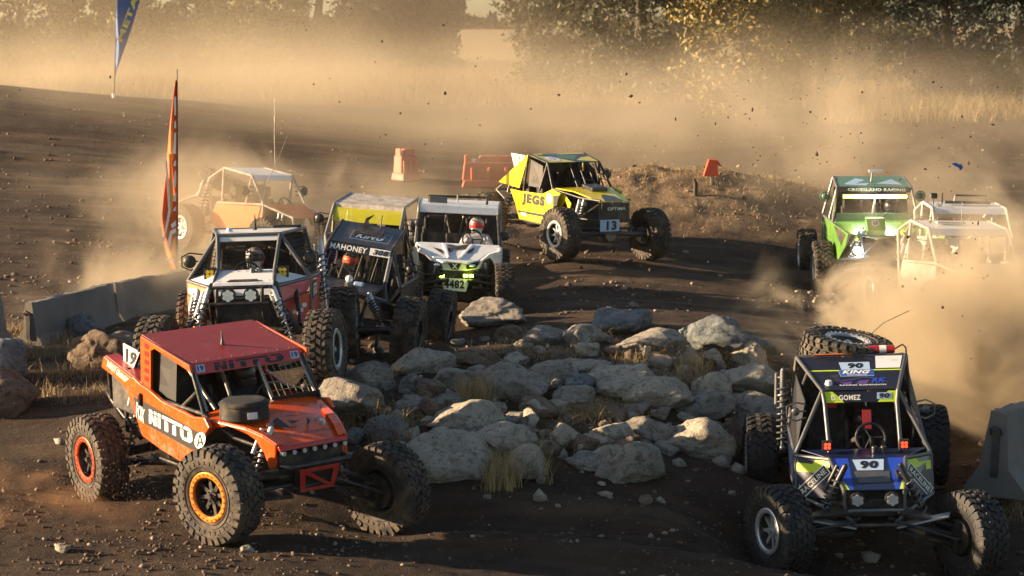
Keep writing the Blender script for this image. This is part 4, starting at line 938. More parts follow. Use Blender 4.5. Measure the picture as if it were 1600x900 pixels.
for y, z in ((.62, .84), (.70, .80), (.66, .74), (.58, .72)): r.part(MB().sheet([(.86-.4*(y-.55), y, z), (.84-.4*(y-.55), y+.05, z), (.84-.4*(y-.55), y+.05, z+.05), (.86-.4*(y-.55), y, z+.05)], .006), 'sticker', 'white_sticker')
for k_, (z, cc) in enumerate(((1.02, 'white_sticker'), (.94, 'letter_black'), (.86, 'white_sticker'), (.76, 'red_paint'))): r.part(MB().sheet([(.80, -.62, z), (.62, -.76, z), (.62, -.76, z+.055), (.80, -.62, z+.055)], .006), 'sticker', cc)
r.tubes('front_bumper', [[(1.40, -.34, 1.10), (1.40, .34, 1.10)], [(1.44, -.36, .90), (1.44, .36, .90)], [(1.40, -.28, 1.10), (1.44, -.28, .90), (1.2, -.28, .60)], [(1.40, .28, 1.10), (1.44, .28, .90), (1.2, .28, .60)], [(1.40, -.34, 1.10), (1.0, -.38, 1.08)], [(1.40, .34, 1.10), (1.0, .38, 1.08)], [(1.44, -.36, .90), (1.0, -.4, .6)], [(1.44, .36, .90), (1.0, .4, .6)]], .024, 'black_metal')
r.tubes('shock_hoop', [[(1.0, .40, 1.13), (1.30, .52, .80), (1.25, .72, .52)], [(.62, .60, 1.14), (1.1, .70, .60)], [(1.25, .72, .52), (1.2, .30, .50)]], .030, 'black_metal', True)
for y in (-.14, .14): pod_light(r, (1.40, y, 1.00), 'clear_lens', .095)
for s in (-1, 1): pod_light(r, (.72, s*.46, 1.25), 'amber', .074, square=True, name='amber_lamp'); mirror_arm(r, (.35, s*.55, 1.40), s, .22, .085)
r.panel('radiator', [(1.16, -.34, .96), (1.16, .34, .96), (1.12, .34, .60), (1.12, -.34, .60)], 'dark_panel', .04)
r.panel('dash', [(.62, -.5, 1.24), (.62, .5, 1.24), (.5, .5, .9), (.5, -.5, .9)], 'dark_panel', .03)
r.panel('rear_wall', [(-.70, -.62, .5), (-.70, .62, .5), (-.70, .58, 1.72), (-.70, -.58, 1.72)], 'dark_panel', .012)
grid_net(r, [(-.1, -.60, 1.2), (-.1, -.05, 1.2), (-.1, -.05, 1.68), (-.1, -.50, 1.68)], 14, 10, 'net', .006)
for s in (-1, 1): grid_net(r, [(.40, s*.74, 1.2), (-.70, s*.74, 1.2), (-.68, s*.62, 1.7), (.30, s*.46, 1.66)], 16, 9, 'net', .006)
coilover(r, (-.70, .80, 1.60), (-.60, .86, .70), 'alloy', 'grey_tube', .05); coilover(r, (1.08, -.56, 1.05), (1.2, -.66, .52), 'alloy', 'grey_tube', .045)
seat(r, -.25, .28, .55); seat(r, -.25, -.28, .55); steering(r, .35, -.05, 1.22)
driver(r, (-.26, -.02, .66), 'driver in a silver and white helmet in the white-roofed red buggy', 'suit_light', 'alloy', 'alloy_dark', reach=(.54, .15, .52))

# ================================================================ black buggy 308
r = Rig('black', 'race_buggy', 'black tilted buggy with number 308 on its visor, between two other racers')
P, Q = r.P, r.Q
r.wheels('alloy_dark', 'alloy_dark', 'dusty', cam=(-4, 3, -3, 2)); underbody(r, 'solid', 'black_metal')
rR, rF, vF, cw = Vector((-.55, .47, 1.82)), Vector((.23, .46, 1.60)), Vector((.31, .455, 1.485)), Vector((.68, .50, 1.14))
roof = r.panel('roof', [m2(rR), m2(rF), rF, rR], 'black_paint', .018); q_roof = [m2(rF), rF, rR, m2(rR)]
vq = [m2(vF), vF, rF + Vector((.012, 0, -.01)), m2(rF) + Vector((.012, 0, -.01))]; vp = r.panel('visor_panel', vq, 'black_paint', .012)
lettering(vp, 'MAHONEY', vq, 'letter_white', .03, 0, .009, (.03, .14, .62, .86)); polys_on(vp, [[(.02, 0), (1, 0), (1, 1), (0, 1)]], vq, 'white_sticker', .009, (.66, .04, .99, .96), 'number_plate'); lettering(vp, '308', vq, 'letter_black', .05, .15, .013, (.72, .16, .96, .84), 'numerals')
polys_on(roof, [RC(0, 0, 1, .04), RC(0, .96, 1, 1), RC(0, 0, .012, 1), RC(.988, 0, 1, 1)], q_roof, 'sky_blue', .011, (.26, .22, .88, .62), 'sponsor_frame'); lettering(roof, 'KING', q_roof, 'sky_blue', .04, .4, .011, (.34, .30, .80, .54))
r.part(MB().box((-.2, .02, 1.76), (.24, .4, .02), Matrix.Rotation(.27, 3, 'Y')), 'roof_vent', 'dark_panel', roof)
r.part(MB().tube([(-.50, -.10, 1.82), (-.50, -.10, 1.90), (-.55, -.02, 1.97)], [.05, .03, .006], 4), 'shark_fin', 'black_metal', roof)
r.part(MB().tube([(-.45, .12, 1.80), (-.45, .12, 2.0)], .008, 6), 'antenna', 'black_metal', roof)
r.tubes('roll_cage', [[rR, rF, cw + Vector((.0, 0, 0))], [rF, (.30, .66, 1.10)], [rR, (-.62, .72, 1.15), (-.65, .70, .5)], [(.30, .66, 1.10), (-.62, .72, 1.15)], [(.30, .66, 1.08), (.9, .62, .95), (.30, .70, .80), (-.65, .70, .5)], [cw, (.95, .60, .98)], [cw, (1.1, .36, 1.0), (1.35, .34, .62), (.8, .36, .45)], [rR, (-1.5, .42, 1.1)]], .026, 'black_metal', True)
r.tubes('front_hoop', [[(1.02, -.62, .98), (1.12, -.3, 1.04), (1.12, .3, 1.04), (1.02, .62, .98)], [(1.1, .0, 1.04), (1.3, .40, .60)]], .028, 'grey_tube'); r.tubes('a_pillar_wrap', [[rF.lerp(cw, .2), rF.lerp(cw, .9)]], .030, 'bare_tube')
r.panel('hood', [m2(cw), (1.10, -.36, 1.02), (1.10, .36, 1.02), cw], 'black_paint', .016)
for s in (-1, 1):
    k = (lambda p: Vector(p)) if s == 1 else (lambda p: m2(Vector(p)))
    r.part(MB().sheet([k((.30, .67, 1.08)), k((-.62, .73, 1.13)), k((-.64, .72, .52)), k((.30, .71, .60))], .014), 'door_panel', 'black_paint')
    r.part(MB().sheet([k((-.60, .72, 1.16)), k((-.55, .49, 1.78)), k((-.95, .50, 1.60)), k((-1.35, .52, 1.10)), k((-1.1, .66, .80))], .012), 'rear_quarter', 'purple')
    r.part(MB().sheet([k((-.62, .735, 1.1)), k((-.95, .64, 1.45)), k((-.80, .62, 1.58)), k((-.58, .60, 1.5))], .010), 'quarter_sticker', 'dust_paint')
    mirror_arm(r, (.10, s*.60, 1.36), s, .14, .06)
grid_net(r, [m2(cw), cw, vF, m2(vF)], 12, 10, 'net', .004, 'windscreen_net'); r.tubes('windscreen_wires', [[Vector((.70, -.4+.23*i, 1.16)), Vector((.33, -.4+.23*i, 1.47))] for i in range(4)], .005, 'net_tan')
coilover(r, (1.15, .05, 1.0), (1.28, .16, .62), 'blue_al', 'alloy', .05); r.part(MB().ball((.74, -.0, 1.17), .055, 12, 8), 'gauge_pod', 'white_paint'); r.part(MB().box((.80, .16, 1.13), (.1, .14, .06)), 'dash_box', 'sky_blue', bevel=.02)
r.panel('dash', [(.66, -.46, 1.10), (.66, .46, 1.10), (.56, .46, .8), (.56, -.46, .8)], 'dark_panel', .03); r.panel('rear_wall', [(-.56, -.60, .5), (-.56, .60, .5), (-.55, .45, 1.76), (-.55, -.45, 1.76)], 'dark_panel', .012)
seat(r, -.2, .25, .5); seat(r, -.2, -.25, .5); steering(r, .42, -.2, 1.12)
driver(r, (-.25, -.20, .56), 'driver in an orange-striped black helmet inside the black 308 buggy', helm='letter_black', visor='ring_red', reach=(.60, .15, .52))

# ================================================================ white side-by-side 4482
r = Rig('utv', 'side_by_side', 'white two-seat side-by-side with number 4482 and lit yellow lamps under its nose', 'buggy')
P, Q = r.P, r.Q; F_ = lambda x, *pts: [P(a, b, 'x', x) for a, b in pts]
r.wheels('alloy_dark', 'alloy_dark', 'dusty', sc=.86); underbody(r, 'ifs', 'black_metal', fz=.80, rz=1.0, nose=-.15)
tf, tb = -.15, -1.25
a0, a1, a2, a3 = P(655, 319, 'x', tf), P(779, 327, 'x', tf), P(781, 316, 'x', tb), P(657, 311, 'x', tb)
h0, h1 = P(654, 331, 'x', tf+.05), P(778, 337, 'x', tf+.05)
roof = r.panel('roof', [a0, a1, a2, a3], 'white_paint', .03, bevel=.01); r.panel('visor_panel', [h0, h1, a1, a0], 'white_paint', .025, bevel=.008)
r.tubes('roof_rack_bar', [[P(671, 306, 'x', -.6), P(761, 309, 'x', -.6)], [P(671, 306, 'x', -.6), P(671, 314, 'x', -.5)], [P(761, 309, 'x', -.6), P(761, 319, 'x', -.5)]], .022, 'black_metal')
rp = F_(-.45, (671, 316), (699, 318), (699, 308), (671, 306)); r.part(MB().sheet(rp, .06), 'light_box', 'grey_tube', roof, bevel=.008); r.tubes('antenna', [[P(715, 317, 'x', -.3), P(715, 305, 'x', -.3)]], .012, 'bare_tube')
w0, w1 = P(649, 379, 'x', .62), P(781, 384, 'x', .62)
r.tubes('roll_cage', [[h0, w0], [a3, a0, h0], [a2, a1, h1]], .024, 'bare_tube'); r.tubes('roll_cage_post', [[h1, w1]], .028, 'black_metal'); r.tubes('rear_hoop', [[a2, P(783, 383, 'x', -.95)], [a3, P(652, 378, 'x', -.95)], [P(697, 335, 'x', -.9), P(707, 376, 'x', -.9)], [P(725, 338, 'x', -.9), P(716, 376, 'x', -.9)]], .026, 'grey_tube')
def hp(px, py): return P(px, py, 'pl', (Vector((.62, 0, w0.z)), Vector((.36, 0, .93))))
hood = r.panel('hood', [hp(*p) for p in ((649, 378), (781, 384), (781, 392), (764, 396), (747, 408), (730, 412), (722, 411), (699, 409), (692, 411), (678, 404), (668, 395), (656, 386))], 'white_paint', .025, bevel=.012)
dk = MB()
for po in (((688, 384), (700, 390), (712, 386), (705, 396)), ((716, 386), (735, 383), (728, 392)), ((676, 388), (690, 392), (694, 400)), ((724, 398), (742, 388), (738, 396)), ((700, 384), (730, 388), (712, 392))): dk.sheet([hp(*p) + Vector((.012, 0, .022)) for p in po], .004)
r.part(dk, 'mud_splash', 'dark', hood)
hr = MB()
for po in (((690, 382), (700, 405), (703, 405), (697, 382)), ((741, 384), (720, 407), (716, 407), (734, 384))): hr.sheet([hp(*p) + Vector((.01, 0, .02)) for p in po], .03)
r.part(hr, 'hood_ridge', 'white_paint', hood, bevel=.01)
fx = 1.16
r.part(MB().sheet(F_(fx, (656, 386), (668, 395), (678, 404), (690, 411), (700, 409), (722, 411), (732, 412), (749, 408), (764, 396), (782, 391), (783, 446), (778, 441), (776, 423), (770, 408), (765, 403), (756, 407), (749, 420), (730, 423), (693, 422), (680, 418), (674, 408), (664, 398), (652, 393)), .05), 'nose_panel', 'white_paint', bevel=.015)
r.part(MB().sheet(F_(fx+.04, (700, 411), (721, 411.5), (716, 421.5), (706, 421)), .03), 'grille', 'letter_black', bevel=.004)
gq = F_(fx+.065, (705, 420), (716, 420), (716, 412), (705, 412)); polys_on(r.root, [[(.1, 0), (.3, 0), (.9, 1), (.7, 1)], [(.7, 0), (.9, 0), (.3, 1), (.1, 1)]], gq, 'white_sticker', .0, name='emblem')
for po in (((672, 406), (690, 413), (692, 420), (684, 419), (675, 412)), ((728, 415), (738, 410), (750, 409), (744, 419), (729, 421))):
    l = r.part(MB().sheet(F_(fx+.045, *po), .04), 'headlight', 'letter_black', bevel=.008); c = sum(po[i][0] for i in range(5))/5, sum(po[i][1] for i in range(5))/5
    pc = P(c[0], c[1], 'x', fx+.075); r.part(MB().ball(pc, .035, 10, 6, (.4, 1.6, .7)), 'lens', 'clear_lens', l)
r.part(MB().sheet(F_(fx-.03, (684, 421), (748, 424), (744, 437), (690, 434)), .05), 'front_guard', 'black_metal')
for u in (690.5, 727.5, 736.5): l = r.part(MB().sheet(F_(fx+.05, (u-4, 434), (u+4, 434), (u+4, 428), (u-4, 428)), .04), 'fog_lamp', 'black_metal'); r.part(MB().sheet(F_(fx+.075, (u-3.2, 433), (u+3.2, 433), (u+3.2, 429), (u-3.2, 429)), .008), 'lens', 'lamp_yellow', l)
pq = F_(fx+.03, (694, 453), (728, 456), (734, 436), (688, 434)); pl = r.part(MB().sheet(pq, .012), 'number_plate', 'white_sticker'); lettering(pl, '4482', F_(fx+.04, (694, 450), (725, 451), (726, 438), (694, 437)), 'letter_black', .04, 0, .003, name='numerals')
glow(r, P(733, 431, 'x', fx+.15), .5, (.8, 1, .1)); glow(r, P(690, 431, 'x', fx+.15), .3, (.8, 1, .1))
r.part(MB().sheet(F_(.9, (684, 424), (748, 426), (766, 470), (672, 466)), .03), 'front_bulkhead', 'dark_panel'); r.part(MB().sheet(F_(.55, (652, 380), (780, 385), (780, 455), (655, 450)), .03), 'firewall', 'dark_panel')
r.part(MB().sheet([P(781, 385, 'x', .6), P(781, 392, 'x', 1.1), P(781, 455, 'x', .9), P(782, 470, 'x', -.9), P(784, 388, 'x', -.9)], .03), 'door_panel', 'white_paint'); r.part(MB().sheet([P(650, 380, 'x', .6), P(652, 392, 'x', 1.1), P(656, 450, 'x', .9), P(655, 465, 'x', -.9), P(650, 384, 'x', -.9)], .03), 'door_panel', 'white_paint')
r.part(MB().sheet(F_(-1.0, (655, 320), (780, 324), (782, 384), (652, 380)), .02), 'rear_wall', 'dark_panel')
sh = coilover(r, P(757, 412, 'x', 1.0), P(762, 450, 'x', 1.0), 'alloy', 'black_metal', .04)
for c in ((655.5, 348), (788, 369)): b = MB().ball(P(c[0], c[1], 'x', .3), .085, 14, 8, (.5, 1, .95)); b.tube([P(c[0], c[1], 'x', .3), P(650 if c[0] < 700 else 779, c[1]+3, 'x', .3)], .012, 6); r.part(b, 'side_mirror', 'black_metal', smooth=50)
pd = P(745, 352, 'x', -.30)
seat(r, -.5, pd.y, .45); seat(r, -.5, P(680, 352, 'x', -.3).y, .45); sw_ = P(738, 374, 'x', .10); steering(r, .10, sw_.y, sw_.z)
driver(r, (-.34, pd.y, pd.z - .745), 'driver in a shiny helmet at the wheel of the white side-by-side', 'suit_light', 'alloy', 'red_paint', reach=(.36, .15, sw_.z - pd.z + .745))

# ================================================================ yellow buggy 13
r = Rig('yellow', 'race_buggy', 'bright yellow buggy with big black lettering on its side, number 13')
P, Q = r.P, r.Q
r.wheels('alloy', 'alloy', 'dusty'); underbody(r, 'solid', 'grey_tube')
rR, rF, cw, nF = Vector((-.48, .63, 1.81)), Vector((.18, .58, 1.69)), Vector((.52, .66, 1.22)), Vector((1.72, .32, 1.08))
roof = r.panel('roof', [m2(rR), m2(rF), rF, rR], 'black_paint', .02); rq = [m2(rF), rF, rR, m2(rR)]
polys_on(roof, [[(0, 0), (.13, 0), (.09, 1), (0, 1)], [(.10, 0), (.55, 0), (.36, .45), (.08, .8)], [(0, .9), (1, .9), (1, 1), (0, 1)], [(.62, .2), (.98, .0), (.98, .6), (.8, .5)]], rq, 'yellow', .012, name='yellow_flash'); polys_on(roof, [[(.35, .5), (.6, .25), (.8, .75), (.5, .95)], [(.2, .85), (.4, .7), (.5, 1), (.25, 1)]], rq, 'green_dark', .013, name='green_flash')
dq = [quad_map(rq, u, v, 0, quad_n(rq)) for u, v in RC(.10, .12, .34, .62)]; polys_on(roof, [disc()], dq, 'white_sticker', .016, name='emblem'); lettering(roof, '13', dq, 'letter_blue', .03, 0, .019, (.3, .3, .7, .7))
SY = -.70
for s in (1, -1):
    fl = (lambda L_: L_) if s == 1 else (lambda L_: [m2(p) for p in L_])
    dp = r.part(MB().sheet(fl(Q([(798, 295), (812, 298), (848, 303), (863, 296), (876, 302), (868, 318), (862, 330), (851, 350), (812, 342), (806, 318)], 'y', SY)), .03), 'side_panel', 'yellow', bevel=.008)
    r.part(MB().sheet(fl(Q([(780, 284), (826, 241), (824, 252), (812, 294), (800, 290)], 'y', SY+.04)), .03), 'rear_fin', 'yellow', bevel=.006)
    r.part(MB().sheet(fl(Q([(863, 297), (883, 304), (893, 318), (890, 330), (884, 312), (876, 326), (866, 326)], 'y', SY+.12)), .03), 'front_fender', 'yellow', bevel=.008)
    if s == 1:
        lettering(dp, 'JEGS', Q([(815, 320), (850, 327), (851.5, 307), (816, 301)], 'y', SY-.022), 'letter_black', .072, 0, .0)
        polys_on(dp, [RC(0, 0, 1, 1)], Q([(810, 332), (854, 340), (855, 336), (809, 328)], 'y', SY-.017), 'letter_black', .0, name='black_stripe')
        polys_on(dp, [[(0, 0), (.7, 0), (1, 1), (0, 1)]], Q([(864, 322), (872, 322), (873, 306), (864, 305)], 'y', SY-.017), 'letter_black', .0, name='black_wedge')
        polys_on(dp, [disc()], Q([(854, 318), (862, 320), (863, 303), (854, 301)], 'y', SY-.018), 'white_sticker', .0, name='emblem')
        polys_on(dp, [RC(0, 0, 1, 1)], Q([(814, 336), (822, 338), (822, 333), (814, 331)], 'y', SY-.019), 'white_sticker', .0, name='sticker')
    r.part(MB().sheet(fl([(.10, SY+.06, 1.2), (-.45, SY+.06, 1.2), (-.42, SY+.09, 1.72), (.0, SY+.12, 1.62)]), .006), 'window_screen', 'dark_panel')
r.tubes('roll_cage', [[rR, rF, cw, (1.2, .45, 1.1), nF], [rR, (-.55, .68, 1.15), (-.55, .66, .5)], [rF, (.05, .68, 1.15)], [cw, (.55, .66, .5), (-.55, .66, .5)], [(.6, .45, 1.15), (1.1, .42, .70), (1.7, .32, 1.02), (1.72, .32, .70), (1.1, .42, .70)], [(.9, .42, 1.1), (1.15, .42, .72)]], .024, 'black_metal', True)
r.tubes('windscreen_bars', [[(.20, y, 1.67), (.54, y, 1.22)] for y in (-.1, .1, .3, .48)], .016, 'black_metal')
nq = [(1.72, -.33, 1.06), (1.72, .33, 1.06), (.95, .46, 1.20), (.95, -.46, 1.20)]
hood = r.panel('hood', nq, 'yellow', .02, bevel=.006)
polys_on(hood, [[(.18, 0), (.80, 0), (.74, .45), (.50, .62), (.36, .40)]], nq, 'black_paint', .013, name='black_flash'); polys_on(hood, [[(.8, .1), (1, .0), (1, .6), (.85, .6)]], nq, 'green', .015, name='green_flash')
r.panel('cowl_panel', [(.95, -.47, 1.20), (.95, .47, 1.20), (.55, .62, 1.23), (.55, -.62, 1.23)], 'yellow', .02); r.part(MB().box((.85, .08, 1.25), (.4, .36, .08), Matrix.Rotation(.12, 3, 'Y')), 'hood_scoop', 'black_paint', hood, bevel=.02)
r.panel('nose_panel', [(1.73, -.30, 1.04), (1.73, .30, 1.04), (1.70, .32, .66), (1.70, -.32, .66)], 'black_paint', .03, bevel=.02); lettering(r.root, 'OPTIMA', [(1.75, -.18, .90), (1.75, .22, .90), (1.75, .22, .96), (1.75, -.18, .96)], 'letter_white', .02, 0, .002)
r.tubes('front_bumper', [[(1.45, -.48, .52), (1.82, -.36, .56), (1.82, .36, .56), (1.45, .48, .52)]], .028, 'black_metal')
pq = [Vector((1.86, -.40, .52)), Vector((1.86, .02, .52)), Vector((1.86, .02, .74)), Vector((1.86, -.40, .74))]; pl = r.part(MB().sheet(pq, .012), 'number_plate', 'sky_blue'); lettering(pl, '13', pq, 'letter_black', .05, 0, .010, (.32, .1, .85, .9), 'numerals')
for y in (-.34, ): pod_light(r, (1.15, y, .98), 'clear_lens', .07)
tq = Q([(804, 260), (812, 262), (821, 243), (799, 239)], 'y', -.35); nb = r.part(MB().sheet(tq, .012), 'number_board', 'white_sticker'); lettering(nb, '13', Q([(804, 254), (812, 256), (813, 243), (804, 241)], 'y', -.36), 'green_dark', .03, 0, .004, name='numerals')
r.tubes('rear_frame', [[(-1.55, .6, 1.15), (-2.0, .5, 1.0), (-2.0, .5, .6), (-1.2, .5, .5)], [(-2.0, .5, 1.0), (-1.2, .6, .75)]], .022, 'bare_tube', True); r.tubes('rear_cross_bar', [[(-2.0, -.5, 1.0), (-2.0, .5, 1.0)]], .022, 'bare_tube')
mirror_arm(r, (.22, .60, 1.45), 1, .12, .09)
r.panel('dash', [(.50, -.5, 1.18), (.50, .5, 1.18), (.42, .5, .85), (.42, -.5, .85)], 'dark_panel', .03); r.panel('rear_wall', [(-.50, -.6, .5), (-.50, .6, .5), (-.48, .6, 1.76), (-.48, -.6, 1.76)], 'dark_panel', .012)
seat(r, -.1, .3, .5); seat(r, -.1, -.3, .5); steering(r, .28, .3, 1.2); driver(r, (-.25, .3, .52), 'dark-helmeted driver inside the bright yellow buggy', reach=(.5, .15, .62))

# ================================================================ green buggy
r = Rig('green', 'race_buggy', 'green buggy with a lit roof light bar and one bright round lamp, in the dust')
P, Q = r.P, r.Q; F_ = lambda x, *pts: [P(a, b, 'x', x) for a, b in pts]
r.wheels('alloy', 'alloy', 'dusty'); underbody(r, 'ifs', 'grey_tube')
a0, a1 = P(1308, 292, 'x', .2), P(1424, 293, 'x', .2); a2, a3 = P(1411, 276, 'x', -.68), P(1302, 276, 'x', -.68)
roof = r.panel('roof', [a0, a1, a2, a3], 'green_dark', .02); rq = [a0, a1, a2, a3]
polys_on(roof, [[(.1, .2), (.4, .1), (.5, .5), (.3, .8)], [(.55, .3), (.9, .2), (.8, .7)]], rq, 'sky_blue', .012, name='roof_graphic')
vq = F_(.24, (1309, 300), (1424, 301), (1424, 293), (1308, 292)); vp = r.panel('visor_panel', vq, 'black_paint', .014); lettering(vp, 'CROSSLAND RACING', vq, 'letter_white', .03, 0, .010 if quad_n(vq).x > 0 else -.010, (.14, .25, .92, .80))
r.part(MB().box(P(1368, 267, 'x', -.2), (.25, .26, .04)), 'roof_camera', 'alloy', roof); r.tubes('roof_camera_stand', [[P(1361, 284, 'x', -.2), P(1363, 267, 'x', -.2)]], .016, 'bare_tube'); r.tubes('antenna', [[P(1348, 276, 'x', -.7), P(1340, 205, 'x', -.7)]], .004, 'bare_tube')
lb = r.part(MB().sheet(F_(.28, (1316, 311), (1419, 311), (1419, 303), (1316, 303)), .05), 'light_bar', 'black_metal', bevel=.006)
r.part(MB().sheet(F_(.312, (1336, 309.5), (1401, 309.5), (1401, 304.5), (1336, 304.5)), .006), 'lens', 'lamp_white', lb)
for q_ in (((1318, 309.5), (1335, 309.5), (1335, 304.5), (1318, 304.5)), ((1402, 309.5), (1417, 309.5), (1417, 304.5), (1402, 304.5))): r.part(MB().sheet(F_(.312, *q_), .006), 'amber_lens', 'lamp_yellow', lb)
r.tubes('roll_cage', [[a3, a0, P(1301, 347, 'x', .57), P(1328, 366, 'x', 1.25)], [a2, a1, P(1434, 342, 'x', .57)], [a3, P(1285, 336, 'x', -.62), P(1285, 382, 'x', -.62)], [P(1285, 336, 'x', -.62), P(1301, 347, 'x', .57)], [a0, P(1296, 340, 'x', .2)], [P(1369, 302, 'x', .2), P(1362, 340, 'x', .5)]], .024, 'bare_tube')
SYg = -.86
sd = r.part(MB().sheet(Q([(1285, 337), (1301, 348), (1326, 366), (1322, 384), (1311, 405), (1302, 402), (1285, 383)], 'y', SYg), .02), 'side_panel', 'green', bevel=.006); r.part(MB().sheet([m2(p) for p in Q([(1285, 337), (1301, 348), (1326, 366), (1322, 384), (1311, 405), (1302, 402), (1285, 383)], 'y', SYg)], .02), 'side_panel', 'green', bevel=.006)
polys_on(sd, [[(.1, .1), (.4, .1), (.3, .9), (.1, .8)]], Q([(1286, 375), (1300, 388), (1300, 355), (1286, 345)], 'y', SYg-.015), 'letter_black', 0, name='side_graphic')
r.part(MB().sheet(Q([(1303, 352), (1321, 367), (1314, 384)], 'y', SYg-.014), .004), 'window_cutout', 'dark_panel', sd)
cp = Vector((.57, 0, P(1301, 347, 'x', .57).z)); npl = (cp, Vector((.22, 0, .97)))
hood = r.panel('hood', [P(x, y, 'pl', npl) for x, y in ((1301, 347), (1434, 342), (1440, 352), (1425, 366), (1372, 374), (1345, 368), (1328, 366))], 'green', .02, bevel=.008)
r.panel('dash_deck', F_(.50, (1304, 349), (1432, 346), (1428, 333), (1308, 333)), 'green_dark', .02)
bx = F_(.95, (1355, 361), (1383, 361), (1382, 340), (1352, 340)); bo = r.part(MB().sheet(bx, .22), 'cooler_box', 'green', bevel=.012); eq = F_(1.075, (1362, 353), (1374, 353), (1374, 344), (1362, 344)); polys_on(bo, [disc()], eq, 'white_sticker', 0, name='emblem'); polys_on(bo, [disc(.5, .5, .4)], eq, 'letter_blue', .004 if quad_n(eq).x > 0 else -.004, name='emblem')
glow(r, P(1368, 312, 'x', .85), 3, (.95, 1, .6), .15); glow(r, P(1341, 394, 'x', 1.6), 4, (.85, .97, 1))
l = pod_light(r, P(1341, 392, 'x', 1.3), 'lamp_cold', .095); pod_light(r, P(1339, 374, 'x', 1.25), 'lamp_yellow', .03, name='marker_lamp')
r.tubes('front_frame', [[P(1328, 366, 'x', 1.25), P(1314, 404, 'x', 1.0)], [P(1345, 368, 'x', 1.5), P(1352, 410, 'x', 1.5), P(1400, 410, 'x', 1.5), P(1410, 370, 'x', 1.5)], [P(1372, 376, 'x', 1.5), P(1350, 398, 'x', 1.5)], [P(1345, 368, 'x', 1.5), P(1410, 370, 'x', 1.5)], [P(1352, 410, 'x', 1.5), P(1330, 425, 'x', 1.0)]], .022, 'grey_tube')
r.part(MB().sheet(F_(1.2, (1330, 380), (1410, 378), (1405, 415), (1335, 415)), .03), 'radiator', 'dark_panel')
for c, e_ in (((1289, 307), (1304, 310)), ((1438, 306), (1424, 312))): b = MB().ring(P(*c, 'x', .1), (1, 0, 0), .09, .012, 20, 6); b.ball(P(*c, 'x', .1), .07, 12, 8, (.5, 1, 1)); b.tube([P(*c, 'x', .1), P(*e_, 'x', .1)], .012, 6); r.part(b, 'side_mirror', 'green_dark', smooth=50)
r.part(MB().sheet(F_(-.66, (1303, 292), (1415, 292), (1420, 345), (1300, 345)), .02), 'rear_wall', 'dark_panel')
pd = P(1392, 334, 'x', -.2); seat(r, -.3, pd.y, .55); seat(r, -.3, P(1335, 330, 'x', -.2).y, .55); steering(r, .3, pd.y, 1.28)
driver(r, (-.25, pd.y, .66), 'shadowed driver behind the light bar of the green buggy', reach=(.5, .15, .58))

# ================================================================ buggies veiled by dust: bare frames, roof and side sheets
def frame_car(key, label, roof_m, side_m, tube_m, hw=.68, roof_z=(1.78, 1.71), xr=-.6, xf=.2, tyre='dusty', extra=None):
    r = Rig(key, 'race_buggy', label); r.wheels('alloy', 'alloy', tyre); underbody(r, 'solid', 'grey_tube')
    rR, rF, cw = Vector((xr, hw, roof_z[0])), Vector((xf, hw, roof_z[1])), Vector((xf+.45, hw+.02, 1.2))
    r.panel('roof', [m2(rR), m2(rF), rF, rR], roof_m, .02, bevel=.005); r.panel('visor_panel', [m2(rF), m2(rF)+Vector((.04, 0, -.10)), rF+Vector((.04, 0, -.10)), rF], roof_m, .016)
    hp_ = Vector((xr-.40, hw+.06, 1.60)); lo = Vector((xr-.32, hw+.02, .73))
    r.tubes('roll_cage', [[rF, rR, hp_, lo, (xr-.3, hw-.1, .5)], [rF, cw, (1.5, .38, 1.0), (1.6, .36, .6), (.8, .4, .45)], [rF, (xf-.1, hw+.04, 1.15)], [rR, (xr+.05, hw+.04, 1.12)], [cw, (xr-.1, hw+.05, 1.10), lo], [cw, (cw.x, hw, .5), (xr-.3, hw-.1, .5)], [rR, (xr-1.0, .5, 1.15)]], .028, tube_m, True)
    for s in (1, -1):
        k = (lambda p: Vector(p)) if s == 1 else (lambda p: m2(Vector(p)))
        r.part(MB().sheet([k((cw.x, hw+.03, 1.16)), k((xr-.1, hw+.06, 1.08)), k(lo + Vector((0, .02, 0))), k((xr-.1, hw+.02, .5)), k((cw.x, hw+.02, .52))], .014), 'side_panel', side_m, bevel=.005)
        mirror_arm(r, (xf+.1, s*(hw+.02), 1.45), s, .22, .09)
    r.panel('hood', [m2(cw), (1.55, -.38, 1.0), (1.55, .38, 1.0), cw], side_m, .018)
    r.panel('dash', [(xf+.4, -.6, 1.16), (xf+.4, .6, 1.16), (xf+.3, .6, .85), (xf+.3, -.6, .85)], 'dark_panel', .03)
    seat(r, xr+.4, .3, .5); seat(r, xr+.4, -.3, .5); steering(r, xf+.12, .3, 1.15)
    return r
r = frame_car('dusty', 'dusty white racer with a flat white roof, closest one sunk in the right-hand dust cloud', 'white_paint', 'dust_paint', 'dust_paint', .69, (1.79, 1.72))
r.tubes('antenna', [[(-.1, .0, 1.76), (-.1, .0, 2.15)]], .006, 'bare_tube'); r.part(MB().box((-.2, -.15, 1.80), (.12, .5, .03)), 'roof_vent', 'dust_paint', bevel=.005)
r = frame_car('far', 'hazy white racer with a lamp bar on its roof, right behind the flat-roofed dusty one', 'white_paint', 'dust_paint', 'dust_paint', .68, (1.77, 1.71))
lb = r.part(MB().box((-.2, .05, 1.80), (.12, .85, .05)), 'light_bar', 'alloy_dark', bevel=.01); r.tubes('bar_handle', [[(-.2, -.2, 1.82), (-.2, -.18, 1.93), (-.2, .40, 1.93), (-.2, .42, 1.82)]], .018, 'alloy_dark')
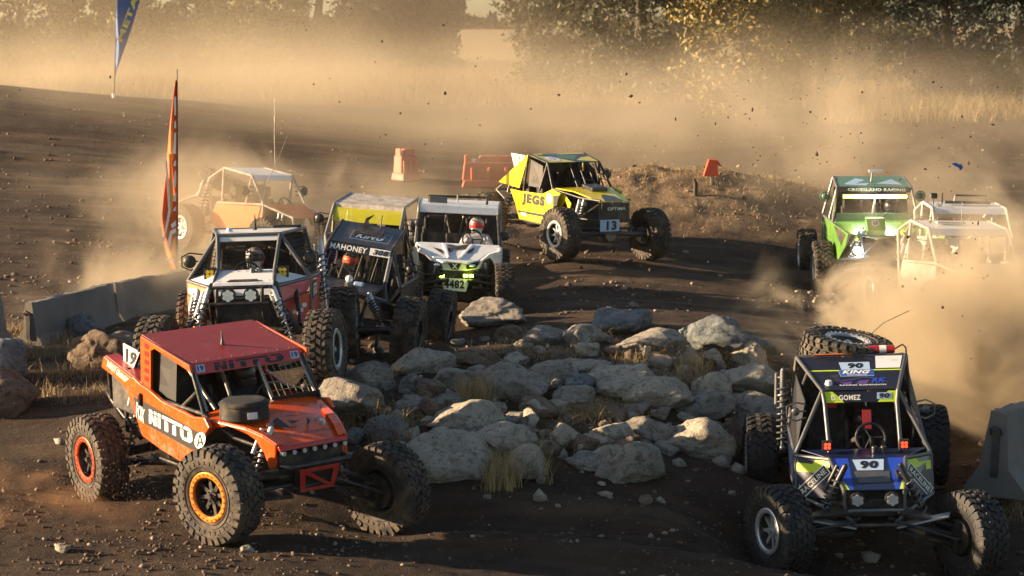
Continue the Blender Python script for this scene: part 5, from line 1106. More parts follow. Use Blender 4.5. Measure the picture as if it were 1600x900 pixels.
r.part(MB().box((-.1, -.60, 1.92), (.10, .12, .10)), 'roof_camera', 'dark_panel', bevel=.01); r.tubes('roof_camera_stand', [[(-.1, -.60, 1.76), (-.1, -.60, 1.90)], [(-.1, -.44, 1.76), (-.1, -.44, 1.98)]], .012, 'dark_panel')
pod_light(r, (.1, -.55, 1.76), 'white_paint', .03, name='marker_lamp')
r = frame_car('tan', 'pale tube-framed buggy with orange sides, farthest left, fading into dust', 'white_paint', 'dust_orange', 'dust_paint', .55, (1.85, 1.77), -.62, .32)
coilover(r, (-1.0, -.62, 1.55), (-1.2, -.78, .65), 'dust_paint', 'grey_tube', .06); coilover(r, (-1.0, .62, 1.55), (-1.2, .78, .65), 'dust_paint', 'grey_tube', .06)
r.tubes('antenna', [[(.3, .1, 1.8), (.2, .1, 2.5), (.0, .2, 3.4)]], .005, 'bare_tube'); r.tubes('rear_rack', [[(-1.6, -.3, 1.2), (-1.8, -.5, 1.1), (-2.0, -.7, .95)], [(-1.5, -.3, 1.5), (-1.7, -.3, 1.4), (-1.7, .3, 1.4), (-1.5, .3, 1.5)]], .03, 'dust_paint')
sw2 = wheel(r.root, (-1.35, 0, 1.48), 1, rim='alloy', tyre='dusty'); sw2.rotation_euler = (R_(75), R_(12), 0); sw2.name = 'spare_wheel'
polys_on(r.root, [RC(0, 0, 1, 1)], [Vector((-1.05, -.74, .55)), Vector((-.6, -.74, .50)), Vector((-.6, -.74, .62)), Vector((-1.05, -.74, .68))], 'dust_paint', .0, name='sill_plate', th=.01)
r = frame_car('visor', 'open racer with a yellow reflection coloured into its windscreen sheet, behind the black buggy', 'dust_paint', 'black_paint', 'bare_tube', .66, (1.82, 1.74), -.9, .18)
r.panel('reflection_pane', [(.24, -.64, 1.68), (.24, .64, 1.68), (.40, .64, 1.44), (.40, -.64, 1.44)], 'glass', .006)  # yellow of a windscreen reflection, put into the colour of this sheet

# ================================================================ rocks
def rock_material(name, a, b, lich):
    m = bpy.data.materials.new(name); m.use_nodes = True; t = m.node_tree; bs = t.nodes['Principled BSDF']; N = t.nodes.new; L = t.links.new
    bs.inputs['Roughness'].default_value = .88; bs.inputs['Specular IOR Level'].default_value = .25
    tc = N('ShaderNodeNewGeometry'); P_ = tc.outputs['Position']
    def nz(sc, d=6, r=.6):
        n = N('ShaderNodeTexNoise'); n.inputs['Scale'].default_value = sc; n.inputs['Detail'].default_value = d; n.inputs['Roughness'].default_value = r; L(P_, n.inputs['Vector']); return n.outputs[0]
    def rp(f, p0, p1, c0, c1):
        r = N('ShaderNodeValToRGB'); e = r.color_ramp.elements; e[0].position = p0; e[1].position = p1; e[0].color = (*c0, 1); e[1].color = (*c1, 1); L(f, r.inputs[0]); return r.outputs[0]
    base = rp(nz(4, 8), .35, .68, a, b)
    mx = N('ShaderNodeMix'); mx.data_type = 'RGBA'; L(base, mx.inputs[6]); mx.inputs[7].default_value = (*lich, 1)
    L(rp(nz(11, 7, .7), .52, .60, (0, 0, 0), (1, 1, 1)), mx.inputs[0])
    m2_ = N('ShaderNodeMix'); m2_.data_type = 'RGBA'; L(mx.outputs[2], m2_.inputs[6]); m2_.inputs[7].default_value = (.05, .045, .04, 1)
    L(rp(nz(17, 7, .75), .56, .66, (0, 0, 0), (.85, .85, .85)), m2_.inputs[0]); L(m2_.outputs[2], bs.inputs['Base Color'])
    ad = N('ShaderNodeMath'); ad.operation = 'MULTIPLY_ADD'; ad.inputs[1].default_value = .45; L(nz(40, 5, .7), ad.inputs[0]); L(nz(8, 9, .7), ad.inputs[2])
    bp = N('ShaderNodeBump'); bp.inputs['Strength'].default_value = .8; bp.inputs['Distance'].default_value = .11; L(ad.outputs[0], bp.inputs['Height']); L(bp.outputs[0], bs.inputs['Normal'])
    return m
RK = {'pale': rock_material('granite_pale', (.40, .35, .27), (.54, .48, .39), (.27, .24, .19)),
      'grey': rock_material('granite_grey', (.25, .225, .19), (.40, .365, .31), (.17, .15, .13)),
      'blue': rock_material('granite_bluish', (.15, .17, .17), (.27, .29, .285), (.11, .115, .11)),
      'brown': rock_material('granite_brown', (.17, .12, .085), (.28, .21, .15), (.10, .075, .06))}
def ico(level):
    bm = bmesh.new(); bmesh.ops.create_icosphere(bm, subdivisions=level, radius=1)
    v = np.array([p.co[:] for p in bm.verts]); f = np.array([[q.index for q in p.verts] for p in bm.faces]); bm.free(); return v, f
ICO = {5: ico(5), 6: ico(6), 2: ico(2)}
def rock_mesh(seed, dims, level=5, ang=.5):
    rg = np.random.RandomState(seed); v, f = ICO[level]; ang = min(1.0, ang + .48)
    K = 10; n = rg.normal(size=(K, 3)); n[:, 2] *= .8; n /= np.linalg.norm(n, axis=1)[:, None]; h = rg.uniform(.48, .95, K)
    s = seed*3.7
    wx = v + .18*np.stack([fbm(v[:, 0]*1.4+s, v[:, 1]*1.4, v[:, 2]*1.4, 3, q) for q in (41, 42, 43)], -1)
    d = np.clip(wx @ n.T, .05, None); r = np.minimum((h/d), 1.3)
    k = 40.; rr = -np.log(np.exp(-k*r).sum(1) + math.exp(-k*1.12))/k         # soft facets
    rr = (1-ang)*1.0 + ang*np.clip(rr, .42, 1.2)
    rid = 1 - np.abs(fbm(v[:, 0]*2.2+s, v[:, 1]*2.2, v[:, 2]*2.2, 4, 6, .55))*2
    rr = rr*(1 + .20*fbm(v[:, 0]*1.2+s, v[:, 1]*1.2, v[:, 2]*1.2, 3, 1) + .055*fbm(v[:, 0]*5+s, v[:, 1]*5, v[:, 2]*5, 4, 2, .65) - .07*np.clip(rid-.6, 0, 1))
    crack = np.abs(vn(v[:, 0]*1.7+s, v[:, 1]*1.7+3, v[:, 2]*2.1, 5)); rr = rr - .06*np.exp(-(crack/.04)**2)
    p = v*rr[:, None]; p = p*np.array(dims)[None]*.5
    return p, f
ROCKS = [  # left, right, top, foot in the photograph; stone; angularity; label
 (594, 770, 671, 752, 'pale', .45, 'largest near boulder, smooth and gold-lit, right beside the front tyre of the orange buggy'),
 (503, 618, 603, 668, 'grey', .5, 'rounded grey boulder just behind the hood corner of the orange buggy'),
 (535, 610, 569, 616, 'grey', .4, 'grey boulder directly under the big front tyre of the white-roofed buggy'),
 (603, 705, 563, 597, 'pale', .35, 'long low boulder with a lit top, right under the tyre of the black 308 buggy'),
 (620, 686, 595, 627, 'blue', .2, 'smooth dark round stone in front of the long low boulder below the 308 buggy'),
 (697, 777, 551, 586, 'brown', .45, 'dark humped rock with a pale blotch, right of the rear tyre of the 308 buggy'),
 (684, 750, 585, 625, 'grey', .5, 'grey block between the smooth dark stone and the tall dry grass tuft'),
 (735, 855, 578, 642, 'grey', .6, 'broad cracked grey slab behind the tall dry grass tuft'),
 (682, 796, 642, 696, 'pale', .6, 'flat-topped pale boulder above and right of the largest near boulder'),
 (571, 643, 659, 697, 'blue', .25, 'smooth dark stone tucked behind the largest near boulder'),
 (616, 677, 623, 662, 'grey', .4, 'squat grey rock in twigs, left of the flat-topped pale boulder'),
 (675, 724, 620, 648, 'grey', .5, 'small grey rock at the left foot of the tall dry grass tuft'),
 (753, 858, 664, 716, 'pale', .6, 'pale notched boulder right of the largest near boulder'),
 (848, 919, 661, 703, 'pale', .7, 'pointed pale rock in the middle of the near row'),
 (792, 857, 700, 754, 'pale', .7, 'upright lit rock with straw at its left side, lowest of the near row'),
 (808, 876, 636, 664, 'brown', .4, 'low tan rock in the middle of the garden beside the brown grass patch'),
 (858, 938, 609, 650, 'grey', .45, 'rounded grey rock behind the brown grass patch'),
 (920, 1034, 567, 622, 'pale', .75, 'big angular sunlit boulder in the centre with a dark crack'),
 (901, 962, 562, 592, 'pale', .5, 'lit rock leaning behind the big angular sunlit boulder'),
 (820, 907, 575, 614, 'grey', .6, 'wedge-shaped rock left of the bluish rock at the garden centre'),
 (882, 929, 587, 617, 'blue', .5, 'small bluish rock left of the big angular sunlit boulder'),
 (712, 824, 468, 513, 'grey', .4, 'wide grey boulder under the nose of the white side-by-side'),
 (806, 886, 513, 543, 'grey', .5, 'grey rock in dead grass behind the garden, left of two flat ones'),
 (870, 948, 509, 545, 'grey', .6, 'sloping flat rock at the back beside the dead grass'),
 (776, 814, 512, 538, 'brown', .6, 'small brown rock just right of the wide boulder under the side-by-side'),
 (920, 1012, 494, 521, 'blue', .5, 'low bluish rock farthest back at the edge of the track'),
 (972, 1050, 522, 556, 'grey', .65, 'craggy grey rock at the back, right of the centre'),
 (892, 947, 542, 560, 'pale', .5, 'thin pale rock lying flat behind the central boulders'),
 (862, 890, 553, 572, 'brown', .3, 'small round brown stone alone in the dark dirt'),
 (802, 832, 537, 551, 'grey', .5, 'small flat stone in dead grass near the back'),
 (1074, 1212, 495, 562, 'blue', .6, 'large bluish slanted slab at the right rear of the garden'),
 (1143, 1192, 531, 574, 'pale', .6, 'golden upright rock in front of the large bluish slab'),
 (1112, 1152, 494, 520, 'blue', .5, 'dark rock peeping out behind the large bluish slab'),
 (1132, 1232, 571, 628, 'pale', .45, 'big smooth lit boulder left of the cage of the blue buggy'),
 (1081, 1147, 596, 640, 'pale', .7, 'jagged lit rock left of the big smooth boulder by the blue buggy'),
 (1105, 1149, 586, 608, 'grey', .5, 'small grey rock behind the jagged lit rock'),
 (991, 1095, 608, 650, 'pale', .55, 'long lit rock right of the brown grass patch'),
 (1036, 1142, 634, 674, 'grey', .55, 'flat grey rock half hidden behind the tall gold-lit rock on the right'),
 (1043, 1137, 658, 720, 'pale', .65, 'tall gold-lit rock at the right end of the near row'),
 (981, 1071, 654, 698, 'grey', .6, 'pitted grey rock between two pale ones in the near row'),
 (917, 981, 660, 702, 'pale', .6, 'pale rounded rock right of the pointed pale one'),
 (936, 1026, 694, 762, 'grey', .35, 'round dark-faced boulder standing forward at the edge of the track'),
 (1118, 1222, 629, 690, 'grey', .5, 'large dim rock veiled by dust behind the tyre of the blue buggy'),
 (1126, 1162, 670, 716, 'brown', .6, 'narrow brown rock touching the rear tyre of the blue buggy'),
 (896, 959, 692, 713, 'pale', .5, 'thin flat lit rock behind the round dark-faced boulder'),
 (886, 947, 711, 738, 'grey', .5, 'low grey rock left of the round dark-faced boulder'),
 (536, 572, 673, 696, 'blue', .3, 'small dark stone above the left front tyre of the orange buggy'),
 (972, 1077, 553, 570, 'grey', .6, 'long flat ledge of rock in straw, right of centre'),
 (-60, 38, 536, 612, 'blue', .7, 'tall bluish rock at the left edge below the barriers'),
 (-80, 46, 580, 655, 'brown', .7, 'slanting brown rock lowest at the left edge'),
 (110, 186, 520, 588, 'brown', .5, 'tan boulder with a sunlit top behind the rear of the orange buggy'),
 (150, 236, 519, 575, 'grey', .4, 'dim dusty boulder behind the number board of the orange buggy'),
 (100, 152, 494, 538, 'blue', .7, 'dark angular rock leaning on the first left barrier'),
 (1092, 1122, 628, 646, 'pale', .5, 'small pale rock wedged above the flat grey rock on the right'),
 (722, 760, 640, 662, 'grey', .5, 'small rock hidden behind the flat-topped pale boulder'),
 (866, 905, 640, 664, 'brown', .5, 'small brown rock under the brown grass patch'),
 (640, 690, 608, 640, 'brown', .5, 'brown rock half buried between the smooth dark stone and grey block'),
]
for i, (x0, x1, yt, yb, mk, ang, lab) in enumerate(ROCKS):
    g = at((x0+x1)/2, yb - 3); sc = FPX/g.y
    w_ = (x1-x0)/sc; hh = max((yb-yt)/sc - .16*w_, .32*w_); dep = min(w_*.85, hh*1.6+.3)
    V_, F_a = rock_mesh(100+i, (w_*1.22, dep*1.2, hh*1.75), 5, ang)
    V_[:, 2] = np.where(V_[:, 2] < -hh*.4, -hh*.4 + (V_[:, 2]+hh*.4)*.4, V_[:, 2])
    o = np_mesh('boulder', V_, F_a, RK[mk]); o.location = (g.x, g.y + dep*.45, gz(g.x, g.y+dep*.3) + hh*.30); o.rotation_euler = (0, 0, R_(random.uniform(-14, 14)))
    tag(o, lab, 'rock', 'boulders of the rock garden and verge')
for px, py, wpx, lab in ((96, 868, 32, 'pale fist-sized stone alone on the dirt at the bottom left'), (388, 866, 26, 'small stone on the dark track under the orange buggy nose')):
    g = at(px, py); w_ = wpx/FPX*g.y; V_, F_a = rock_mesh(int(px), (w_, w_*.7, w_*.6), 5, .5); o = np_mesh('stone', V_, F_a, RK['pale']); o.location = (g.x, g.y, gz(g.x, g.y) + w_*.12); tag(o, lab, 'stone')

def scatter(name, n, region, size, mats, seed, keep=None, flat=.7, sink=.2):
    """one object of many little stones lying on the ground"""
    rg = np.random.RandomState(seed); v, f = ICO[2][0], ICO[2][1]
    bm = bmesh.new(); bmesh.ops.create_icosphere(bm, subdivisions=1, radius=1); v = np.array([p.co[:] for p in bm.verts]); f = np.array([[q.index for q in p.verts] for p in bm.faces]); bm.free()
    x, y = region(rg, n)
    if keep is not None: k = keep(x, y, rg); x, y = x[k], y[k]
    n = len(x); z = ground(x, y); s = size(rg, n)
    A = rg.uniform(.65, 1.3, (n, 1, 3)); A[:, :, 2] *= flat; J = 1 + .28*rg.normal(size=(n, len(v), 1)).clip(-1.2, 1.2)
    th = rg.uniform(0, 6.28, n); c, s_ = np.cos(th), np.sin(th)
    P_ = v[None]*A*J*s[:, None, None]; X = P_[..., 0]*c[:, None] - P_[..., 1]*s_[:, None]; Y = P_[..., 0]*s_[:, None] + P_[..., 1]*c[:, None]
    W = np.stack([X + x[:, None], Y + y[:, None], P_[..., 2] + (z + s*flat*(1-2*sink)*.6)[:, None]], -1)
    F2 = (f[None] + (np.arange(n)*len(v))[:, None, None]).reshape(-1, 3); mi = np.repeat(rg.randint(0, len(mats), n), len(f))
    return np_mesh(name, W.reshape(-1, 3), F2, mats, smooth=False, mi=mi)
CL = [mat('clod_dark', (.075, .050, .036), .95), mat('clod_brown', (.13, .088, .058), .95), mat('clod_pale', (.26, .20, .145), .9), mat('pebble_grey', (.22, .20, .18), .85)]
def reg(y0, y1, k=.30):
    def f(rg, n): y = y0*(y1/y0)**rg.uniform(0, 1, n); return rg.uniform(-k, k, n)*y, y
    return f
def clump(x, y, rg): return rg.uniform(0, 1, len(x)) < np.clip(.30 + 1.5*fbm(x*.55, y*.9, 0, 3, 21), .03, 1)
tag(scatter('gravel', 17000, reg(17.5, 36), lambda rg, n: .009 + .026*rg.uniform(0, 1, n)**3, [CL[0], CL[0], CL[1], CL[1], CL[0], CL[2]], 1, clump), 'loose clods and pebbles strewn over the near track', kind='stuff')
tag(scatter('gravel', 7000, reg(34, 66), lambda rg, n: .018 + .05*rg.uniform(0, 1, n)**3, [CL[0], CL[1], CL[2]], 2, clump), 'clods scattered over the far bank and track', kind='stuff')
tag(scatter('rubble', 420, lambda rg, n: (rg.normal(1.2, 3.0, n), rg.normal(26, 2.0, n)), lambda rg, n: .03 + .09*rg.uniform(0, 1, n)**2, [RK['grey'], RK['brown'], RK['pale']], 3), 'small broken stones between the boulders', kind='stuff')

# ================================================================ dry grass
def blades(name, pts, hgt, wid, mats, seed, per=1, spread=.0, lean=.5, segs=3, clip=None):
    rg = np.random.RandomState(seed); x = np.repeat(pts[:, 0], per); y = np.repeat(pts[:, 1], per); n = len(x)
    x = x + rg.normal(0, 1, n)*spread; y = y + rg.normal(0, 1, n)*spread; z = ground(x, y) - .01
    if pts.shape[1] > 2: z = z + np.repeat(pts[:, 2], per)
    h = hgt*rg.uniform(.45, 1.15, n); a = rg.uniform(0, 6.28, n); ln = lean*rg.uniform(.2, 1.4, n)*h; fa = rg.uniform(0, 6.28, n)
    V = []; 
    for k in range(segs+1):
        t = k/segs; cx = x + np.cos(a)*ln*t*t; cy = y + np.sin(a)*ln*t*t; cz = z + h*(t - .25*t*t*np.minimum(1.5, ln/h)); w = wid*(1-t*.85)*.5
        V += [np.stack([cx - np.cos(fa)*w, cy - np.sin(fa)*w, cz], -1), np.stack([cx + np.cos(fa)*w, cy + np.sin(fa)*w, cz], -1)]
    V = np.stack(V, 1); k2 = 2*(segs+1)
    F = np.array([[2*k, 2*k+1, 2*k+3, 2*k+2] for k in range(segs)])
    F2 = (F[None] + (np.arange(n)*k2)[:, None, None]).reshape(-1, 4); mi = np.repeat(rg.randint(0, len(mats), n), segs)
    return np_mesh(name, V.reshape(-1, 3), F2, mats, smooth=False, mi=mi)
GR = [mat('straw', (.36, .26, .12), .8), mat('straw_pale', (.44, .34, .18), .8), mat('straw_brown', (.20, .13, .065), .85)]
def tufts(lst, seed, dens=1.0):
    rg = np.random.RandomState(seed); out = []
    for x0, x1, yb, n in lst:
        a = at(x0, yb); b = at(x1, yb); t = rg.uniform(0, 1, int(n*dens)); out.append(np.stack([a.x + (b.x-a.x)*t, a.y + (b.y-a.y)*t + rg.normal(0, .16, len(t))], -1))
    return np.concatenate(out)
tag(blades('dry_grass', tufts([(722, 768, 640, 46), (765, 800, 756, 40), (800, 850, 735, 10), (590, 640, 700, 10), (1060, 1110, 600, 16)], 1), .42, .0075, [mat('straw_gold', (.50, .34, .13), .8), GR[1], GR[2]], 5, 14, .05, .55), 'tall straw tufts between the boulders', kind='stuff')
tag(blades('dry_grass', tufts([(872, 1007, 652, 90), (1017, 1112, 606, 70), (618, 690, 655, 26), (500, 560, 668, 18), (700, 900, 562, 60), (960, 1080, 575, 40), (1060, 1200, 560, 50), (820, 960, 530, 50), (770, 1000, 700, 20), (580, 640, 795, 8), (1150, 1230, 640, 20)], 2), .25, .0065, GR, 6, 12, .09, 1.2), 'matted dead grass among the boulders', kind='stuff')
tag(blades('dry_grass', tufts([(10, 120, 562, 150), (60, 160, 590, 70), (30, 110, 540, 90), (0, 60, 520, 30), (60, 200, 620, 60), (1500, 1600, 792, 40), (1470, 1600, 806, 30)], 3), .22, .006, GR, 7, 8, .10, .9), 'dry verge grass at the foot of the barriers', kind='stuff')
rg_ = np.random.RandomState(4)
n_ = 16000; yy = rg_.uniform(80, 108, n_); xx = rg_.uniform(-.32, .32, n_)*yy
tag(blades('dry_grass', np.stack([xx, yy], -1), .75, .022, GR[::2], 8, 3, .5, 1.1), 'tall pale grass along the far edge of the field', kind='stuff')
n_ = 5000; yy = rg_.uniform(69, 80, n_); xx = (.155 + .15*rg_.uniform(0, 1, n_))*yy
tag(blades('dry_grass', np.stack([xx, yy], -1), 1.0, .016, GR, 9, 3, .3, 1.0), 'tall pale grass under the trees on the right', kind='stuff')
n_ = 900; xx = rg_.normal(3.6, 2.2, n_); yy = rg_.normal(46.0, 1.6, n_)
tag(blades('dry_grass', np.stack([xx, yy], -1), .14, .012, [GR[0], GR[2]], 10, 5, .12, 1.2), 'thin dead grass over the dirt mound', kind='stuff')

# ================================================================ trees
BARK = mat('bark', (.10, .075, .055), .9, var=(.05, .04, .03), scale=20)
def gap_rocks():
    rg = np.random.RandomState(12); k = 0
    while k < 95:
        px, py = rg.uniform(600, 1130), rg.uniform(560, 735)
        if py > 735 - abs(px-850)*.12: continue
        g = at(px, py); w_ = rg.uniform(.14, .46); V_, F_a = rock_mesh(300+k, (w_, w_*rg.uniform(.6, .9), w_*rg.uniform(.5, .8)), 4, .6)
        o = np_mesh('boulder', V_, F_a, RK[('grey', 'pale', 'brown')[k % 3]]); o.location = (g.x, g.y, gz(g.x, g.y) + w_*.10); o.rotation_euler = (0, 0, rg.uniform(0, 6)); k += 1
        tag(o, 'small angular %s rock filling a gap between the larger boulders' % ('grey', 'pale', 'brown')[(k-1) % 3], 'rock', 'small filler rocks in the rock garden')
ICO[4] = ico(4); gap_rocks()
LF = {'gold': [mat('leaf_gold', (.17, .13, .03), .6), mat('leaf_olive', (.065, .065, .02), .6), mat('leaf_yellow', (.26, .19, .045), .6)],
      'dark': [mat('leaf_dark', (.030, .038, .014), .65), mat('leaf_mid', (.048, .054, .018), .65), mat('leaf_tan', (.075, .062, .026), .65)],
      'blue': [mat('leaf_bluish', (.018, .030, .020), .7), mat('leaf_deep', (.014, .022, .014), .7)]}
def tree(px, pyb, d, wpx, toppx, kind, lab, seed, trunk=.22, low=.18, n=5200, leaf=.16):
    rg = np.random.RandomState(seed); x = (px-800)/FPX*d; z0 = gz(x, d); W = wpx/FPX*d; Ht = CAMH - (toppx-42)/FPX*d - z0
    root = empty('tree', (x, d, z0)); tag(root, lab, 'tree', 'trees beyond the track')
    b = MB(); top = Vector((0, 0, Ht*.85)); pts = [Vector((0, 0, -.3)), Vector((rg.normal(0, .1), 0, Ht*.25)), Vector((rg.normal(0, .25), rg.normal(0, .2), Ht*.55)), top]
    b.tube(pts, [trunk, trunk*.8, trunk*.5, trunk*.12], 8)
    cc = []; nb = 60
    for k in range(nb):
        t = .03 + .75*rg.beta(1.0, 1.8); p = pts[1].lerp(pts[3], t) if t > .3 else pts[0].lerp(pts[1], t*3.3); a = rg.uniform(0, 6.28); rr = W*.5*rg.uniform(.45, 1.0)*math.sqrt(max(.3, 1-(2*t-.75)**2*.8))
        q = p + Vector((math.cos(a)*rr, math.sin(a)*rr*.9, rg.uniform(.05, .3)*rr)); q.z = max(q.z - .12*rr, Ht*low)
        b.tube([p, p.lerp(q, .5) + Vector((0, 0, .1*rr)), q], [trunk*.28, trunk*.16, trunk*.05], 5)
        for f_ in (.55, .8, 1.0): cc.append((p.lerp(q, f_) + Vector(rg.normal(0, .25, 3)), W*.075*rg.uniform(.7, 1.6)))
    n = int(n*2.8); leaf = leaf*.72
    for k in range(95):
        u_ = rg.normal(size=3); u_ /= np.linalg.norm(u_); u_ *= rg.uniform(.3, 1)**.5
        zc_ = Ht*(low + (.95-low)*(.5 + .5*u_[2])**1.25); wz = math.sqrt(max(.25, 1 - ((zc_/Ht - .5)/.62)**2))
        cc.append((Vector((u_[0]*W*.5*wz, u_[1]*W*.45*wz, zc_)), W*.085*rg.uniform(.6, 1.5)))
    b.build('trunk', BARK, root, 50)
    C = np.array([c[0][:] for c in cc]); Rr = np.array([c[1] for c in cc]); ix = rg.randint(0, len(cc), n)
    u = rg.normal(size=(n, 3)); u /= np.linalg.norm(u, axis=1)[:, None]; P_ = C[ix] + u*(Rr[ix]*rg.uniform(.3, 1.25, n))[:, None]*np.array([1, 1, .8])
    keep = P_[:, 2] > .1; P_ = P_[keep]; n = len(P_)
    e1 = rg.normal(size=(n, 3)); e1 /= np.linalg.norm(e1, axis=1)[:, None]; e2 = np.cross(e1, rg.normal(size=(n, 3))); e2 /= np.linalg.norm(e2, axis=1)[:, None]
    s = (leaf*rg.uniform(.5, 1.2, n))[:, None]; V = np.stack([P_ - e1*s, P_ + e2*s*.45, P_ + e1*s, P_ - e2*s*.45], 1).reshape(-1, 3); F = np.arange(n*4).reshape(n, 4)
    np_mesh('crown', V, F, LF[kind], root, smooth=False, mi=rg.randint(0, len(LF[kind]), n)); return root
tree(1152, 150, 74, 215, -150, 'gold', 'gold-leaved tree with a thin bare trunk, nearest of the trees', 1, .13, .13, 7500, .16)
tree(1000, 130, 84, 270, -190, 'dark', 'dense olive tree left of the gold-leaved one', 2, .3, .06, 8000, .20)
tree(880, 110, 92, 190, -120, 'dark', 'hazy olive tree at the right side of the gap in the trees', 3, .25, .04, 6000, .22)
tree(1300, 130, 84, 250, -170, 'gold', 'yellow-green tree right behind the gold-leaved one', 4, .25, .20, 7000, .18)
tree(1475, 140, 76, 190, -190, 'blue', 'dark bluish tree left of the darkest one at the right edge', 5, .25, .05, 7500, .17)
tree(1585, 150, 73, 200, -210, 'blue', 'darkest tree, cut off by the right edge', 6, .25, .04, 8000, .17)
tree(1215, 120, 95, 200, -150, 'dark', 'dark tree seen through the crown of the gold-leaved one', 7, .25, .06, 6000, .22)
tree(1395, 120, 100, 180, -120, 'dark', 'olive tree behind the gap with straw, right of the yellow-green one', 21, .25, .22, 4500, .22)
for k, (px, wpx, top, kd, lab) in enumerate(((40, 200, -150, 'dark', 'dusty olive tree at the left edge'), (165, 170, -130, 'gold', 'dusty tan tree behind the blue flag'), (290, 200, -170, 'dark', 'dusty tree right of the blue flag'), (400, 170, -150, 'gold', 'pale dusty tree left of two dark ones'),
        (500, 190, -180, 'dark', 'large dusty dark tree in the middle of the left row'), (600, 170, -150, 'dark', 'dusty dark tree second from the gap'), (668, 120, -90, 'blue', 'darkest tree of the left row, right beside the gap'))):
    tree(px, 90, 104 + 3*(k % 3), wpx, top, kd, lab, 40+k, .28, .02, 5200, .26)
FW = MB(); rg2 = np.random.RandomState(9)
V = []; n_ = 2600; xx = rg2.uniform(-60, 60, n_); yy = 420 + rg2.uniform(0, 12, n_); hh = 2.4 + 1.9*fbm(xx*.08, 0, 0, 3, 31) + .8*fbm(xx*.5, 0, 0, 2, 33); zz = 5.4 + rg2.uniform(0, 1, n_)*hh
e1 = rg2.normal(size=(n_, 3))*.7; e2 = rg2.normal(size=(n_, 3))*.5; P_ = np.stack([xx, yy, zz], -1)
tag(np_mesh('distant_woods', np.stack([P_-e1, P_+e2, P_+e1, P_-e2], 1).reshape(-1, 3), np.arange(n_*4).reshape(n_, 4), LF['dark'], smooth=False, mi=rg2.randint(0, 3, n_)), 'low far-off woods seen in the gap between the trees', kind='stuff')

# ================================================================ barriers
CON = mat('concrete', (.20, .19, .175), .9, var=(.12, .115, .105), scale=3, amt=.7, dirt=.5, bump=.35, bscale=18)
def jersey(a, yaw, length, label, group='concrete barriers along the track', scale=1.0, pitch=0.0):
    prof = [(-.30, 0), (-.30, .07), (-.14, .28), (-.085, .80), (-.07, .82), (.07, .82), (.085, .80), (.14, .28), (.30, .07), (.30, 0)]
    prof = [(x*scale, z*scale) for x, z in prof]
    b = MB(); n = 18; vs = []; fs = []; k = len(prof); rg = np.random.RandomState(int(abs(a[0])*100))
    for i in range(n+1):
        t = i/n*length
        for x, z in prof: vs.append((x + rg.normal(0, .010), t, z + rg.normal(0, .009)))
    for i in range(n):
        for j in range(k-1): p = i*k+j; fs.append((p, p+1, p+1+k, p+k))
        fs.append((i*k+k-1, i*k, i*k+k, i*k+2*k-1))
    fs.append(tuple(range(k-1, -1, -1))); fs.append(tuple(range(n*k, n*k+k))); b.add(vs, fs)
    o = b.build('concrete_barrier', CON, None, 30); o.location = (a[0], a[1], a[2]); o.rotation_euler = (pitch, 0, yaw)
    for e in (0, 1):
        y = -.012 if e == 0 else length+.012
        s = MB().box((0, y, .42*scale), (.07*scale, .03, .46*scale)); s.tube([(-.05*scale, y, .60*scale), (-.05*scale, y-.05*(1-2*e), .66*scale), (0, y-.07*(1-2*e), .69*scale), (.05*scale, y-.05*(1-2*e), .66*scale), (.05*scale, y, .60*scale)], .012, 6)
        s.build('joint_slot', M['dark_panel'], o)
    return tag(o, label, 'barrier', group)
def barrier_px(p0, p1, d0, d1, hpx, label, scale=1.0):
    """base of near end and far end given as photo pixels with their distances"""
    a, b = at(p0[0], p0[1], d0), at(p1[0], p1[1], d1); v = b - a
    return jersey(a, math.atan2(-v.x, v.y), v.to_2d().length, label, scale=scale, pitch=math.atan2(v.z, v.to_2d().length))
barrier_px((46, 548), (172, 512), 30.2, 32.8, 0, 'near left concrete barrier with its chipped white end towards the camera', .88)
barrier_px((174, 511), (290, 485), 32.9, 35.9, 0, 'second left concrete barrier, half lost in dust', .88)
barrier_px((292, 484), (390, 462), 36.0, 39.0, 0, 'third left concrete barrier, beyond the red flag pole', .88)
barrier_px((-60, 560), (-4, 545), 28.4, 30.0, 0, 'end of another concrete barrier at the left edge of the view')
barrier_px((1552, 776), (1640, 735), 23.6, 26.0, 0, 'right concrete barrier with its dark notched end towards the camera', 1.22)
barrier_px((1643, 733), (1690, 705), 26.1, 28.4, 0, 'second right concrete barrier leading off at the right edge', 1.22)

PLAS = mat('red_plastic', (.45, .10, .05), .5, dirt=.5)
def water_barrier(px, py, wpx, label, yaw=0, hgt=.95, tilt=0):
    g = at(px, py); L_ = wpx/FPX*g.y; b = MB()
    b.box((0, 0, .10), (L_, .55, .20), None, .92); b.box((0, 0, .42), (L_*.98, .36, .48), None, .92); b.box((L_*.10, 0, .74), (L_*.62, .24, .18), None, .9); b.box((-L_*.40, 0, .74), (L_*.10, .24, .22), None, .9)
    for k in (-.3, .0, .3): b.box((L_*k, -.20, .36), (.12, .06, .34))
    o = b.build('water_filled_barrier', PLAS, None, bevel=.03); o.location = (g.x, g.y, gz(g.x, g.y)); o.rotation_euler = (tilt, 0, yaw); o.scale.z = hgt
    l = MB().cyl((-L_*.28, 0, .64), (-L_*.28, 0, .74), .07, 12); l.build('fill_cap', M['white_sticker'], o); return tag(o, label, 'barrier', 'red plastic barriers')
water_barrier(765, 287, 88, 'long faded red plastic barrier behind the tail of the yellow buggy', .05, 1.0)
water_barrier(634, 282, 34, 'short faded red plastic barrier standing alone in the dust', .7, 1.0)
g = at(1112, 290); b = MB(); b.sheet([(-.20, 0, .30), (.14, 0, .30), (.12, 0, .66), (-.08, 0, .68)], .10); b.sheet([(-.08, 0, .68), (.12, 0, .66), (.26, .1, .48)], .05)
